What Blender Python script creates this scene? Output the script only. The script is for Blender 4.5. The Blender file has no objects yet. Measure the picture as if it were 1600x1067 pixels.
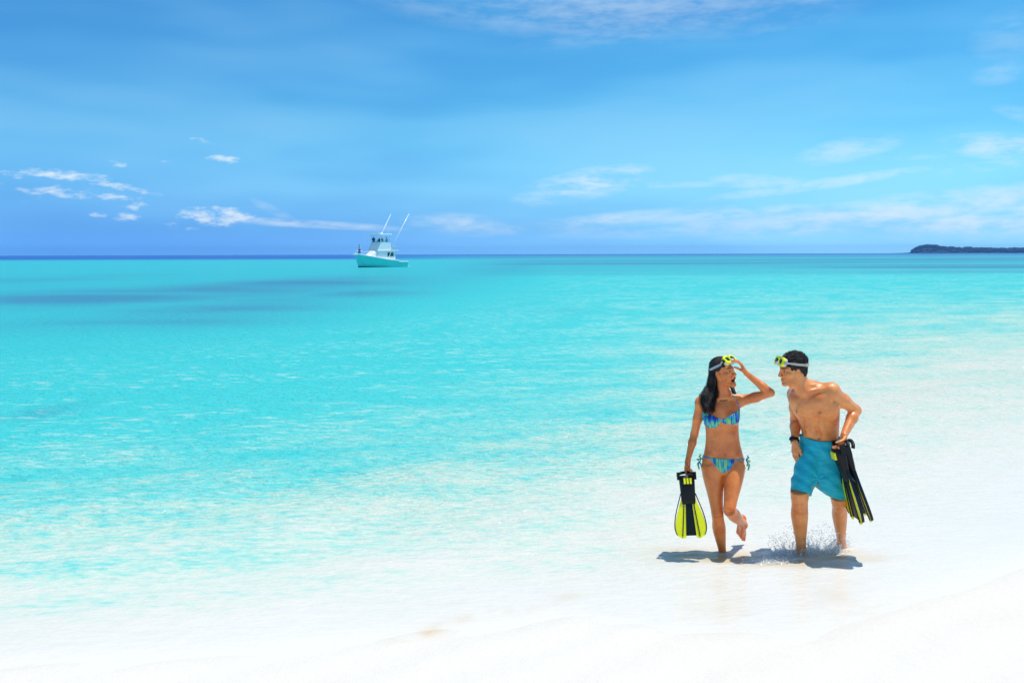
import bpy, bmesh, math, random
import numpy as np
from mathutils import Vector, Matrix

random.seed(7); RNG = np.random.default_rng(11)
R = math.radians
SC = bpy.context.scene
COL = SC.collection

# ------------------------------------------------------------------ camera
FPX, CX, CY, H, ROLL = 1556.0, 800.0, 396.8, 2.376, R(0.157)   # in photograph pixels / metres
cam_d = bpy.data.cameras.new('camera'); cam = bpy.data.objects.new('camera', cam_d); COL.objects.link(cam)
cam_d.sensor_width = 36.0; cam_d.lens = 36.0 * FPX / 1600.0
cam_d.shift_y = (CY - 533.5) / 1600.0
cam_d.clip_start = 0.1; cam_d.clip_end = 60000.0
cam.matrix_world = Matrix.Translation((0, 0, H)) @ Matrix.Rotation(R(90), 4, 'X') @ Matrix.Rotation(-ROLL, 4, 'Z')
SC.camera = cam
SC.render.resolution_x, SC.render.resolution_y = 1024, 682

def at(px, py, Y):
    """point at depth Y that shows at a photograph pixel"""
    a, b = px - CX, CY - py
    a, b = a * math.cos(ROLL) + b * math.sin(ROLL), -a * math.sin(ROLL) + b * math.cos(ROLL)
    return Vector((a / FPX * Y, Y, H + b / FPX * Y))
def on_water(px, py):
    a, b = px - CX, CY - py
    a, b = a * math.cos(ROLL) + b * math.sin(ROLL), -a * math.sin(ROLL) + b * math.cos(ROLL)
    Y = -H * FPX / b
    return (a / FPX * Y, Y)

# ------------------------------------------------------------------ node helpers
class NT:
    def __init__(s, tree): s.t = tree; s.n = tree.nodes; s.l = tree.links; s.n.clear()
    def node(s, typ, ins=None, **kw):
        n = s.n.new(typ)
        for k, v in kw.items(): setattr(n, k, v)
        for k, v in (ins or {}).items():
            if isinstance(v, bpy.types.NodeSocket): s.l.new(v, n.inputs[k])
            else: n.inputs[k].default_value = v
        return n
    def math(s, op, a, b=0.0, c=0.0, clamp=False):
        return s.node('ShaderNodeMath', {0: a, 1: b, 2: c}, operation=op, use_clamp=clamp).outputs[0]
    def vmath(s, op, a, b=(0, 0, 0)):
        return s.node('ShaderNodeVectorMath', {0: a, 1: b}, operation=op).outputs[0]
    def mapr(s, v, a, b, c=0.0, d=1.0, smooth=True):
        return s.node('ShaderNodeMapRange', {0: v, 1: a, 2: b, 3: c, 4: d}, interpolation_type='SMOOTHSTEP' if smooth else 'LINEAR').outputs[0]
    def mix(s, f, a, b, mode='MIX'):
        n = s.n.new('ShaderNodeMix'); n.data_type = 'RGBA'; n.blend_type = mode; n.clamp_factor = True
        for k, v in ((0, f), (6, a), (7, b)):
            if isinstance(v, bpy.types.NodeSocket): s.l.new(v, n.inputs[k])
            else: n.inputs[k].default_value = v
        return n.outputs[2]
    def noise(s, vec, scale, detail=3.0, rough=0.5, dist=0.0, dim='3D'):
        return s.node('ShaderNodeTexNoise', {'Vector': vec, 'Scale': scale, 'Detail': detail, 'Roughness': rough, 'Distortion': dist}, noise_dimensions=dim).outputs[0]
    def ramp(s, f, stops, interp='LINEAR'):
        n = s.node('ShaderNodeValToRGB', {0: f}); cr = n.color_ramp; cr.interpolation = interp
        while len(cr.elements) < len(stops): cr.elements.new(0.5)
        for e, (p, c) in zip(cr.elements, stops):
            e.position = p; e.color = c if len(c) == 4 else (*c, 1)
        return n.outputs[0]
    def bump(s, h, strength, dist, normal=None):
        i = {'Strength': strength, 'Distance': dist, 'Height': h}
        if normal is not None: i['Normal'] = normal
        return s.node('ShaderNodeBump', i).outputs[0]
    def attr(s, name, out=0): return s.node('ShaderNodeAttribute', attribute_name=name).outputs[out]
    def out(s, surf=None, vol=None):
        o = s.n.new('ShaderNodeOutputMaterial')
        if surf is not None: s.l.new(surf, o.inputs[0])
        if vol is not None: s.l.new(vol, o.inputs[1])

def srgb(r, g, b):
    f = lambda c: (c / 255 / 12.92) if c / 255 <= 0.04045 else ((c / 255 + 0.055) / 1.055) ** 2.4
    return (f(r), f(g), f(b), 1)

# ------------------------------------------------------------------ sky and sun
SUN_EL, SUN_AZ = R(76), R(82)          # azimuth from +Y towards +X: high, from the right
S = Vector((math.sin(SUN_AZ) * math.cos(SUN_EL), math.cos(SUN_AZ) * math.cos(SUN_EL), math.sin(SUN_EL)))
world = bpy.data.worlds.new('World'); SC.world = world; world.use_nodes = True
w = NT(world.node_tree)
dirv = w.node('ShaderNodeTexCoord').outputs['Generated']
sky = w.node('ShaderNodeTexSky', sky_type='NISHITA', sun_disc=False, sun_elevation=SUN_EL, sun_rotation=SUN_AZ,
             altitude=0.0, air_density=1.0, dust_density=0.25, ozone_density=3.0)
w.l.new(dirv, sky.inputs[0])
sep = w.node('ShaderNodeSeparateXYZ', {0: dirv})
az = w.math('ARCTAN2', sep.outputs[0], sep.outputs[1])
el = w.math('ARCSINE', sep.outputs[2])
hs = w.node('ShaderNodeHueSaturation', {'Hue': 0.487, 'Saturation': 1.18, 'Value': 1.0, 'Fac': 1.0, 'Color': sky.outputs[0]}).outputs[0]
side = w.mapr(az, -0.55, 0.55)
tint = w.mix(side, (0.45, 1.01, 1.38, 1), (0.54, 1.24, 1.52, 1))
tint = w.mix(w.mapr(el, 0.30, 0.85), tint, (0.95, 1.08, 1.10, 1))
blue = w.mix(1.0, hs, tint, 'MULTIPLY')
# clear marine air: the low sky stays blue, a little brighter on the sun's side
lowc = w.mix(side, (1.05, 3.9, 10.4, 1), (3.0, 8.0, 12.5, 1))
blue = w.mix(w.mapr(el, 0.15, -0.02, 0.0, 0.92), blue, lowc)
blue = w.mix(w.mapr(el, 0.028, 0.0, 0.0, 0.45), blue, w.mix(side, (2.6, 7.5, 15.5, 1), (6.0, 12.5, 17.0, 1)))
uv = w.node('ShaderNodeCombineXYZ', {0: az, 1: el, 2: 0.0}).outputs[0]
streak = w.node('ShaderNodeMapping', {'Vector': uv, 'Rotation': (0, 0, R(-5)), 'Scale': (5.0, 26.0, 1.0)}).outputs[0]
n1 = w.noise(streak, 2.0, 4.0, 0.62, dim='2D')
puff = w.node('ShaderNodeMapping', {'Vector': uv, 'Rotation': (0, 0, R(4)), 'Scale': (26.0, 75.0, 1.0)}).outputs[0]
n2 = w.noise(puff, 1.6, 4.0, 0.62, dim='2D')
def sky_dir(px, py):
    v = at(px, py, 1.0) - Vector((0, 0, H)); v.normalize()
    return math.atan2(v.x, v.y), math.asin(v.z)
STREAKS = [  # px, py, half length, half height, slope (degrees, up to the right), strength
    (715, 350, 75, 16, -4, .42), (930, 346, 200, 11, 5, .42), (1150, 334, 170, 9, 4, .40), (1420, 332, 280, 24, 5, .55),
    (1570, 342, 170, 30, 3, .62), (915, 288, 105, 24, 11, .58), (1020, 289, 140, 6, 0, .30), (1190, 284, 75, 12, -3, .42), (1290, 287, 170, 9, 7, .50),
    (1325, 234, 75, 18, 10, .36), (1420, 246, 80, 5, 0, .24), (1575, 230, 85, 18, -6, .55), (1590, 256, 120, 8, 4, .36),
    (1560, 115, 35, 16, 8, .16), (1590, 178, 34, 10, -20, .22), (1580, 60, 50, 40, 5, .12),
    (940, 10, 330, 46, -3, .24), (1150, 16, 290, 20, 8, .22), (480, 350, 140, 6, -3, .50),
    (1230, 352, 400, 16, 1, .34), (1500, 308, 180, 14, 4, .40), (425, 328, 34, 7, -24, .22)]
PUFFS = [
    (340, 338, 56, 14, -2, .95), (110, 275, 66, 9, -6, .80), (190, 292, 66, 7, -14, .72), (90, 302, 56, 9, -3, .80), (180, 308, 52, 7, -3, .55),
    (208, 321, 36, 9, -8, .45), (185, 338, 38, 7, -3, .62), (282, 356, 34, 6, -10, .62), (350, 251, 28, 8, -3, .72), (322, 219, 30, 7, 2, .55), (188, 254, 24, 9, -8, .62),
    (158, 244, 40, 12, -20, .30), (8, 275, 34, 18, -10, .34), (285, 258, 70, 7, -6, .26), (130, 300, 160, 40, -4, .22)]
uv1 = w.node('ShaderNodeCombineXYZ', {0: az, 1: el, 2: 1.0}).outputs[0]
def mask_sum(items, soft):
    tot = None
    for px, py, hl, hh, ang, st in items:
        a, e = sky_dir(px, py); ca, sa = math.cos(R(ang)), math.sin(R(ang)); L, T = hl * soft / FPX, hh * soft / FPX
        du = w.node('ShaderNodeVectorMath', {0: uv1, 1: (ca / L, sa / L, -(a * ca + e * sa) / L)}, operation='DOT_PRODUCT').outputs[1]
        dv = w.node('ShaderNodeVectorMath', {0: uv1, 1: (-sa / T, ca / T, (a * sa - e * ca) / T)}, operation='DOT_PRODUCT').outputs[1]
        v = w.math('MULTIPLY_ADD', w.math('MULTIPLY_ADD', du, du, w.math('MULTIPLY', dv, dv)), -st, st)
        tot = v if tot is None else w.math('MAXIMUM', tot, v)
    tot = w.math('MAXIMUM', tot, 0.0)
    return tot
ms = mask_sum(STREAKS, 1.25); mp = mask_sum(PUFFS, 1.3)
nn = w.math('MULTIPLY_ADD', n1, 0.62, w.math('MULTIPLY', n2, 0.38))
a1 = w.math('MULTIPLY', ms, w.mapr(nn, 0.32, 0.70, 0.10, 1.30))
a2 = w.mapr(w.math('ADD', w.math('MULTIPLY', mp, 1.05), w.math('MULTIPLY', w.math('SUBTRACT', n2, 0.56), w.mapr(mp, 0.0, 0.3, 0.0, 2.1))), 0.20, 1.20, 0.0, 0.85)
# thin high cloud over the rest of the sky, added thicker overhead to whiten shadows
n3 = w.noise(w.node('ShaderNodeMapping', {'Vector': dirv, 'Rotation': (0, 0, .4), 'Scale': (1.2, 1.2, 6.0)}).outputs[0], 1.5, 3.0, 0.6)
a3 = w.math('MULTIPLY', w.mapr(n3, 0.42, 0.75, 0.0, 0.36), w.mapr(el, 0.2, 0.65, 0.3, 1.0))
alpha = w.math('MAXIMUM', w.math('MAXIMUM', a1, a2), a3, clamp=True)
mott = w.mapr(n3, 0.30, 0.62, 0.86, 1.05)
blue = w.mix(1.0, blue, w.node('ShaderNodeCombineXYZ', {0: mott, 1: mott, 2: w.mapr(n3, 0.30, 0.62, 0.94, 1.03)}).outputs[0], 'MULTIPLY')
CLOUD = w.mix(alpha, blue, (8.6, 9.6, 10.2, 1))
bg = w.node('ShaderNodeBackground', {'Color': CLOUD, 'Strength': 0.127})
wo = w.n.new('ShaderNodeOutputWorld'); w.l.new(bg.outputs[0], wo.inputs[0])
world.cycles.sampling_method = 'MANUAL'; world.cycles.sample_map_resolution = 512
sun_d = bpy.data.lights.new('sun', 'SUN'); sun_d.energy = 5.0; sun_d.angle = R(0.53); sun_d.color = (1.0, 0.965, 0.91)
sun = bpy.data.objects.new('sun', sun_d); COL.objects.link(sun)
sun.rotation_euler = S.to_track_quat('Z', 'Y').to_euler(); sun.location = (0, 0, 40)
vs = SC.view_settings; vs.view_transform = 'Standard'; vs.look = 'None'; vs.gamma = 1.0; vs.exposure = -0.35; vs.use_curve_mapping = False
SC.cycles.max_bounces = 7; SC.cycles.transparent_max_bounces = 10; SC.cycles.diffuse_bounces = 3; SC.cycles.glossy_bounces = 3
SC.cycles.caustics_reflective = False; SC.cycles.caustics_refractive = False

# ------------------------------------------------------------------ object helpers
def link(name, mesh, mat=None, parent=None, label=None, cat=None, group=None, kind=None):
    o = bpy.data.objects.new(name, mesh); COL.objects.link(o)
    if mesh is not None and mat is not None: mesh.materials.append(mat)
    if parent is not None: o.parent = parent
    for k, v in (('label', label), ('category', cat), ('group', group), ('kind', kind)):
        if v: o[k] = v
    return o
def empty(name, loc, label, cat, group=None):
    o = link(name, None, None, None, label, cat, group); o.location = loc; o.empty_display_size = 0.2
    return o
def mesh_np(name, V, Q, smooth=True):
    V = np.asarray(V, dtype=np.float32); Q = np.asarray(Q, dtype=np.int32)
    m = bpy.data.meshes.new(name); k = Q.shape[1]
    m.vertices.add(len(V)); m.vertices.foreach_set('co', V.ravel())
    m.loops.add(Q.size); m.loops.foreach_set('vertex_index', Q.ravel())
    m.polygons.add(len(Q)); m.polygons.foreach_set('loop_start', np.arange(0, Q.size, k, dtype=np.int32))
    m.update(calc_edges=True); m.validate()
    m.polygons.foreach_set('use_smooth', np.full(len(m.polygons), smooth)); m.update()
    return m
def add_attr(m, name, vals):
    vals = np.asarray(vals, dtype=np.float32)
    if vals.ndim == 1:
        a = m.attributes.new(name, 'FLOAT', 'POINT'); a.data.foreach_set('value', vals)
    else:
        a = m.attributes.new(name, 'FLOAT_COLOR', 'POINT')
        if vals.shape[1] == 3: vals = np.hstack([vals, np.ones((len(vals), 1), np.float32)])
        a.data.foreach_set('color', vals.ravel())
def mesh_py(name, V, Fc, smooth=False):
    m = bpy.data.meshes.new(name); m.from_pydata([tuple(v) for v in V], [], Fc); m.update()
    bm = bmesh.new(); bm.from_mesh(m); bmesh.ops.recalc_face_normals(bm, faces=bm.faces); bm.to_mesh(m); bm.free()
    for p in m.polygons: p.use_smooth = smooth
    return m
def simple_mat(name, col, rough=0.5, spec=0.5, bump=0.0, bscale=60.0, var=0.08, metal=0.0, coat=0.0, trans=0.0, alpha=1.0):
    m = bpy.data.materials.new(name); m.use_nodes = True; t = NT(m.node_tree)
    tc = t.node('ShaderNodeTexCoord').outputs['Object']
    n = t.noise(tc, bscale * 0.35, 4.0, 0.6)
    c = t.mix(t.mapr(n, 0.25, 0.75, 0, 1), tuple(x * (1 - var) for x in col[:3]) + (1,), tuple(min(1, x * (1 + var)) for x in col[:3]) + (1,))
    ins = {'Base Color': c, 'Roughness': rough, 'Specular IOR Level': spec, 'Metallic': metal, 'Coat Weight': coat, 'Transmission Weight': trans, 'Alpha': alpha}
    p = t.node('ShaderNodeBsdfPrincipled', ins)
    if bump: t.l.new(t.bump(t.noise(tc, bscale, 3.0), bump, 0.01), p.inputs['Normal'])
    t.out(p.outputs[0]); return m

# ------------------------------------------------------------------ numpy noise
def _hash(i, j, k):
    n = (i.astype(np.int64) * 374761393 + j.astype(np.int64) * 668265263 + k.astype(np.int64) * 2147483647 * 3 + 974634) & 0x7fffffff
    n = (n ^ (n >> 13)) * 1274126177 & 0x7fffffff
    n = (n ^ (n >> 16)) * 668265263 & 0x7fffffff
    return ((n ^ (n >> 15)) & 0xffff) / 65535.0
def vnoise(x, y, z=0.0):
    x, y, z = np.broadcast_arrays(np.asarray(x, float), np.asarray(y, float), np.asarray(z, float))
    i, j, k = np.floor(x), np.floor(y), np.floor(z); u, v, q = x - i, y - j, z - k
    u, v, q = u * u * (3 - 2 * u), v * v * (3 - 2 * v), q * q * (3 - 2 * q)
    r = 0
    for a in (0, 1):
        for b in (0, 1):
            for c in (0, 1):
                r = r + _hash(i + a, j + b, k + c) * (u if a else 1 - u) * (v if b else 1 - v) * (q if c else 1 - q)
    return r
def fbm(x, y, z=0.0, oct=4):
    s, a, t = 0, 1, 0
    for o in range(oct):
        s = s + a * vnoise(x * 2 ** o + 17.3 * o, y * 2 ** o + 5.1 * o, np.asarray(z) * 2 ** o); t += a; a *= 0.5
    return s / t
def sstep(a, b, x):
    t = np.clip((x - a) / (b - a), 0, 1); return t * t * (3 - 2 * t)

# ------------------------------------------------------------------ the shore: one sea bed / beach sheet, one water sheet
SH_T = [-40, -2, 1.35, 2.48, 3.38, 4.4, 4.75, 5.3, 6.4, 7.9, 12, 40]
SH_S = [6.6, 6.5, 6.25, 5.6, 5.2, 4.7, 4.1, 3.6, 3.55, 3.35, 3.0, 3.0]
def offshore(X, Y):
    s = -0.63 * X + 0.77 * Y; t = 0.77 * X + 0.63 * Y
    return s - np.interp(t, SH_T, SH_S)
BD = [-30, -4, 0, 1.0, 2.0, 5, 12, 25, 60, 200, 1000]
BZ = [0.7, 0.13, 0.0, -0.105, -0.17, -0.32, -0.62, -1.1, -1.7, -2.6, -4.0]
def bed_z(X, Y):
    d = offshore(X, Y) + 0.35 * (fbm(X * 0.55, Y * 0.55, 3.0, 3) - 0.5)
    z = np.interp(d, BD, BZ)
    rip = 0.010 * (fbm(X * 2.2 + 9, Y * 2.2, 1.0, 4) - 0.5) + 0.006 * np.sin((Y * 0.77 - X * 0.63) * 13 + 5 * fbm(X * 0.8, Y * 0.8, 2.0, 2))
    return z + rip * np.exp(-np.maximum(np.hypot(X, Y - 8) - 10, 0) / 8)
def grid(rows, ncol, spread):
    u = np.linspace(-1, 1, ncol); u = np.sign(u) * np.abs(u) ** 1.15
    Y = rows[:, None] + 0 * u[None]; X = u[None] * (spread * np.maximum(rows, 0)[:, None] + 9.0)
    n = len(rows); idx = np.arange(n * ncol).reshape(n, ncol)
    Q = np.stack([idx[:-1, :-1], idx[:-1, 1:], idx[1:, 1:], idx[1:, :-1]], -1).reshape(-1, 4)
    return X.ravel(), Y.ravel(), Q
def rows_for(n_near, n_far):
    near = np.concatenate([np.linspace(-14, 4.5, 14)[:-1], 1.0 / np.linspace(1 / 4.5, 1 / 30.0, n_near)])
    far = np.geomspace(30.0, 6500.0, n_far)[1:]
    return np.concatenate([near, far])

X, Y, Q = grid(rows_for(330, 90), 330, 0.85)
Z = bed_z(X, Y)
sand_m = mesh_np('beach_sand', np.stack([X, Y, Z], 1), Q)
sx = np.array([on_water(p, q) for p, q in ((640, 1003), (690, 975), (735, 963), (790, 955), (850, 940), (890, 932))])
dist = np.full(len(X), 9.0)
for i in range(len(sx) - 1):
    a, b = sx[i], sx[i + 1]; ab = b - a
    t = np.clip(((X - a[0]) * ab[0] + (Y - a[1]) * ab[1]) / (ab @ ab), 0, 1)
    dist = np.minimum(dist, np.hypot(X - a[0] - t * ab[0], Y - a[1] - t * ab[1]))
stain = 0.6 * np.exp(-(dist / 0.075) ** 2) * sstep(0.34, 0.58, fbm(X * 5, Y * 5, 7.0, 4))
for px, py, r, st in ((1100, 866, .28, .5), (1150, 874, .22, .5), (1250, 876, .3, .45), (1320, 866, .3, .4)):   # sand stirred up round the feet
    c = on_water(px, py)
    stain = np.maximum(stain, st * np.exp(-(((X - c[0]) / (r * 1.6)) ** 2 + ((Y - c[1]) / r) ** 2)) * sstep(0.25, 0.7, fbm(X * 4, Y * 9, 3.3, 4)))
add_attr(sand_m, 'stain', stain)
add_attr(sand_m, 'off', offshore(X, Y))
sm = bpy.data.materials.new('white_sand'); sm.use_nodes = True; t = NT(sm.node_tree)
pos = t.node('ShaderNodeNewGeometry').outputs['Position']
g1 = t.noise(pos, 1.3, 5.0, 0.55); g2 = t.noise(pos, 140.0, 2.0, 0.6)
c = t.mix(g1, (0.755, 0.71, 0.625, 1), (0.795, 0.755, 0.675, 1))
c = t.mix(t.mapr(g2, 0.35, 0.7, 0, 0.35), c, (0.58, 0.53, 0.46, 1))
wet = t.mapr(t.attr('off', 2), -0.5, 0.25)
c = t.mix(t.math('MULTIPLY', wet, 0.06), c, (0.70, 0.60, 0.47, 1))
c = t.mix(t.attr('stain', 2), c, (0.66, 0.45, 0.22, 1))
p = t.node('ShaderNodeBsdfPrincipled', {'Base Color': c, 'Roughness': t.mapr(wet, 0, 1, 0.9, 0.5), 'Specular IOR Level': 0.25,
           'Normal': t.bump(t.math('ADD', t.noise(pos, 9.0, 4.0, 0.6), t.math('MULTIPLY', g2, 0.25)), 0.5, 0.02)})
t.out(p.outputs[0])
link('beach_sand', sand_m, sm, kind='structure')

# water surface
X, Y, Q = grid(rows_for(420, 170), 380, 0.80)
off = offshore(X, Y)
amp = sstep(0.05, 3.0, off) * np.exp(-np.maximum(Y - 12, 0) / 30.0)
ph = (0.63 * X - 0.77 * Y)
wz = 0.020 * np.sin(ph * 3.1 + 4.5 * fbm(X * 0.35, Y * 0.35, 1.0, 2)) * fbm(X * 0.3, Y * 0.3, 8.0, 2) \
   + 0.022 * (fbm(X * 1.1 + 0.2 * Y, Y * 2.6, 4.0, 3) - 0.5) + 0.010 * (fbm(X * 3.0, Y * 6.5, 6.0, 2) - 0.5)
wz = wz * amp * 1.6
for px, py in ((1129, 863), (1252, 862), (1315, 851), (1270, 868)):       # rings spreading from the legs
    c = on_water(px, py); rr_ = np.hypot(X - c[0], Y - c[1])
    wz = wz + 0.010 * np.sin(rr_ * 42 - 1.0 + 1.5 * fbm(X * 3, Y * 3, 2.0, 2)) * np.exp(-rr_ / 0.28) * (off > 0.1)
keep = off > -2.2
Zw = np.where(off > -0.02, wz, 0.0)
# dark sea-grass meadows below the surface, placed on the sea floor in metres
grass = np.zeros(len(X))
def meadow(px, py, hl, hh, st):
    """an elliptical bed lying round the floor point under a photograph pixel"""
    x0, y0 = on_water(px, py); y1 = on_water(px, py - hh)[1]; y2 = on_water(px, py + hh)[1]
    xh = hl / FPX * y0; g = np.where(Y > y0, (Y - y0) / (y1 - y0), (y0 - Y) / (y0 - y2))
    return st * np.exp(-1.2 * (((X - x0) / xh) ** 2 + g ** 2))
lY = np.log(np.maximum(Y, 2.0)); lX = X / np.maximum(Y, 2.0)
brk = sstep(0.30, 0.66, fbm(lX * 5.0 + 3.0, lY * 9.0, 2.0, 5))
for a in ((420, 449, 190, 17, .95), (120, 466, 260, 16, .90), (300, 492, 210, 30, .65), (560, 458, 110, 10, .55), (40, 438, 160, 10, .30), (520, 440, 90, 8, .35), (85, 640, 45, 14, .40), (880, 485, 60, 5, .15), (180, 455, 120, 8, .3)):
    grass = np.maximum(grass, 1.25 * meadow(*a) * (0.55 + 0.55 * brk))
far = sstep(100, 135, Y - 0.02 * X) * sstep(-0.10, 0.02, lX + 0.02 * np.sin(lY * 3))          # the shelf on the right
bands = 0.35 + 0.65 * sstep(0.35, 0.62, fbm(lX * 1.6, lY * 7.0, 5.0, 4))
grass = np.maximum(grass, far * bands * 1.0)
deep = sstep(340, 640, Y) * (1 - sstep(-0.18, 0.05, lX)) + sstep(600, 1600, Y) * 0.75 * sstep(-0.18, 0.05, lX)
murk_shade = np.zeros(len(X))
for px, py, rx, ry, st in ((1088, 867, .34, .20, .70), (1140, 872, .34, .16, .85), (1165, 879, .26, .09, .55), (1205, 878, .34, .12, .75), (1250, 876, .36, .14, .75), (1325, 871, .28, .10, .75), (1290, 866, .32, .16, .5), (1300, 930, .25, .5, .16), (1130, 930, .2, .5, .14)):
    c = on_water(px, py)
    murk_shade = np.maximum(murk_shade, 1.25 * st * np.exp(-(((X - c[0]) / rx) ** 2 + ((Y - c[1]) / ry) ** 2)) * (.25 + .9 * sstep(0.30, 0.65, fbm(X * 4.5, Y * 12, 3.3, 4))))
dist = np.full(len(X), 9.0)
for i in range(len(sx) - 1):
    a, b = sx[i], sx[i + 1]; ab = b - a; tt = np.clip(((X - a[0]) * ab[0] + (Y - a[1]) * ab[1]) / (ab @ ab), 0, 1)
    dist = np.minimum(dist, np.hypot(X - a[0] - tt * ab[0], Y - a[1] - tt * ab[1]))
murk_shade = np.maximum(murk_shade, 0.30 * np.exp(-(dist / 0.075) ** 2) * sstep(0.34, 0.58, fbm(X * 5, Y * 5, 7.0, 4)))
cr_, sr_ = math.cos(R(12)), math.sin(R(12)); u_, v_ = (X * cr_ + Y * sr_) * 0.42, -X * sr_ + Y * cr_
shal = 1.5 * (fbm(u_ * 0.55, v_ * 0.55, 1.5, 3) - 0.5) + 2.0 * (fbm(u_ * 2.6 + 0.8 * fbm(u_, v_, 4.0, 2), v_ * 2.6, 2.5, 3) - 0.5)
wm = mesh_np('sea_water', np.stack([X, Y, Zw], 1), Q[keep[Q].any(1)])
bm = bmesh.new(); bm.from_mesh(wm); 
for nm, v in (('off', off), ('grass', np.clip(grass, 0, 1)), ('deep', np.clip(deep, 0, 1)), ('shallow', shal), ('murk_shade', np.clip(murk_shade, 0, 1)), ('optical', off * np.clip(1.35 - 0.15 * X, 0.6, 2.7))): add_attr(wm, nm, v)
bm.free()
wt = bpy.data.materials.new('sea_water'); wt.use_nodes = True; t = NT(wt.node_tree)
pos = t.node('ShaderNodeNewGeometry').outputs['Position']
offn = t.attr('off', 2); gr = t.attr('grass', 2); dp = t.attr('deep', 2)
flat = t.node('ShaderNodeMapping', {'Vector': pos, 'Rotation': (0, 0, R(-12)), 'Scale': (0.42, 1.0, 1.0)}).outputs[0]
pc = t.noise(flat, 13.0, 3.0, 0.62, dim='2D')
od = t.attr('optical', 2)
fade = t.math('ADD', t.mapr(od, 12.0, 30.0, 0.55, 0.0), t.mapr(od, 28.0, 80.0, 0.62, 0.08))
fleck = t.math('ADD', t.math('MULTIPLY', t.attr('shallow', 2), 0.10), t.math('MULTIPLY', t.math('SUBTRACT', pc, 0.5), 0.30))  # sandbar depth changes plus fine ripple sparkle put into the colour
lg0 = t.math('LOGARITHM', t.math('ADD', t.math('MAXIMUM', od, 0.0), 1.0), 200.0)     # 0 shore .. 1 at 200 m out
lg = t.math('MAXIMUM', t.math('ADD', lg0, t.math('MULTIPLY', fleck, fade)), 0.0)
body = t.ramp(lg, [(0.0, (0.745, 0.715, 0.66)), (0.10, (0.735, 0.705, 0.635)), (0.21, (0.71, 0.69, 0.60)), (0.285, (0.63, 0.695, 0.59)), (0.365, (0.44, 0.675, 0.565)), (0.455, (0.18, 0.63, 0.575)), (0.57, (0.062, 0.59, 0.575)), (0.80, (0.048, 0.55, 0.555)), (0.95, (0.045, 0.47, 0.52))])
# small pale flecks: sparkle of the ripples painted into the water colour
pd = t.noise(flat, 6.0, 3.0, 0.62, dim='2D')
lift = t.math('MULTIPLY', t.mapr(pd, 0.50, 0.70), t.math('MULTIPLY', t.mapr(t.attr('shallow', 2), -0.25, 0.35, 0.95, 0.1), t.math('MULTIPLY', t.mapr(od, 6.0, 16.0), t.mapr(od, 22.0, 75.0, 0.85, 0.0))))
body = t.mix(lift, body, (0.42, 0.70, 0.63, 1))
body = t.mix(gr, body, (0.055, 0.27, 0.40, 1))
body = t.mix(dp, body, (0.025, 0.11, 0.42, 1))
body = t.mix(t.attr('murk_shade', 2), body, (0.60, 0.46, 0.25, 1))      # stirred-up sand, plus the tan of the couple's cast shadows painted in
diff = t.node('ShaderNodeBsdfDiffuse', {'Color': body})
w1 = t.noise(t.node('ShaderNodeMapping', {'Vector': pos, 'Rotation': (0, 0, R(-8)), 'Scale': (0.45, 1.0, 1.0)}).outputs[0], 7.0, 3.0, 0.62, dim='2D')
w2 = t.noise(t.node('ShaderNodeMapping', {'Vector': pos, 'Rotation': (0, 0, R(-14)), 'Scale': (0.5, 1.0, 1.0)}).outputs[0], 24.0, 2.0, 0.6, dim='2D')
hgt = t.math('ADD', w1, t.math('MULTIPLY', w2, 0.30))
calm = t.mapr(offn, 0.0, 6.0, 0.14, 1.0)
nrm = t.node('ShaderNodeBump', {'Strength': calm, 'Distance': 0.105, 'Height': hgt}).outputs[0]
t.l.new(nrm, diff.inputs['Normal'])
gl = t.node('ShaderNodeBsdfGlossy', {'Color': (1, 1, 1, 1), 'Roughness': 0.09, 'Normal': nrm})
fr = t.node('ShaderNodeFresnel', {'IOR': 1.33, 'Normal': nrm}).outputs[0]
edge = t.mapr(offn, -0.10, 0.5, 0.35, 1.0)
frw = t.math('MULTIPLY', t.math('MINIMUM', fr, 0.42), t.math('MULTIPLY', edge, 0.62))
mx2 = t.node('ShaderNodeMixShader', {0: frw, 1: diff.outputs[0], 2: gl.outputs[0]})
t.out(mx2.outputs[0])
link('sea_water', wm, wt, kind='structure')
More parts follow.
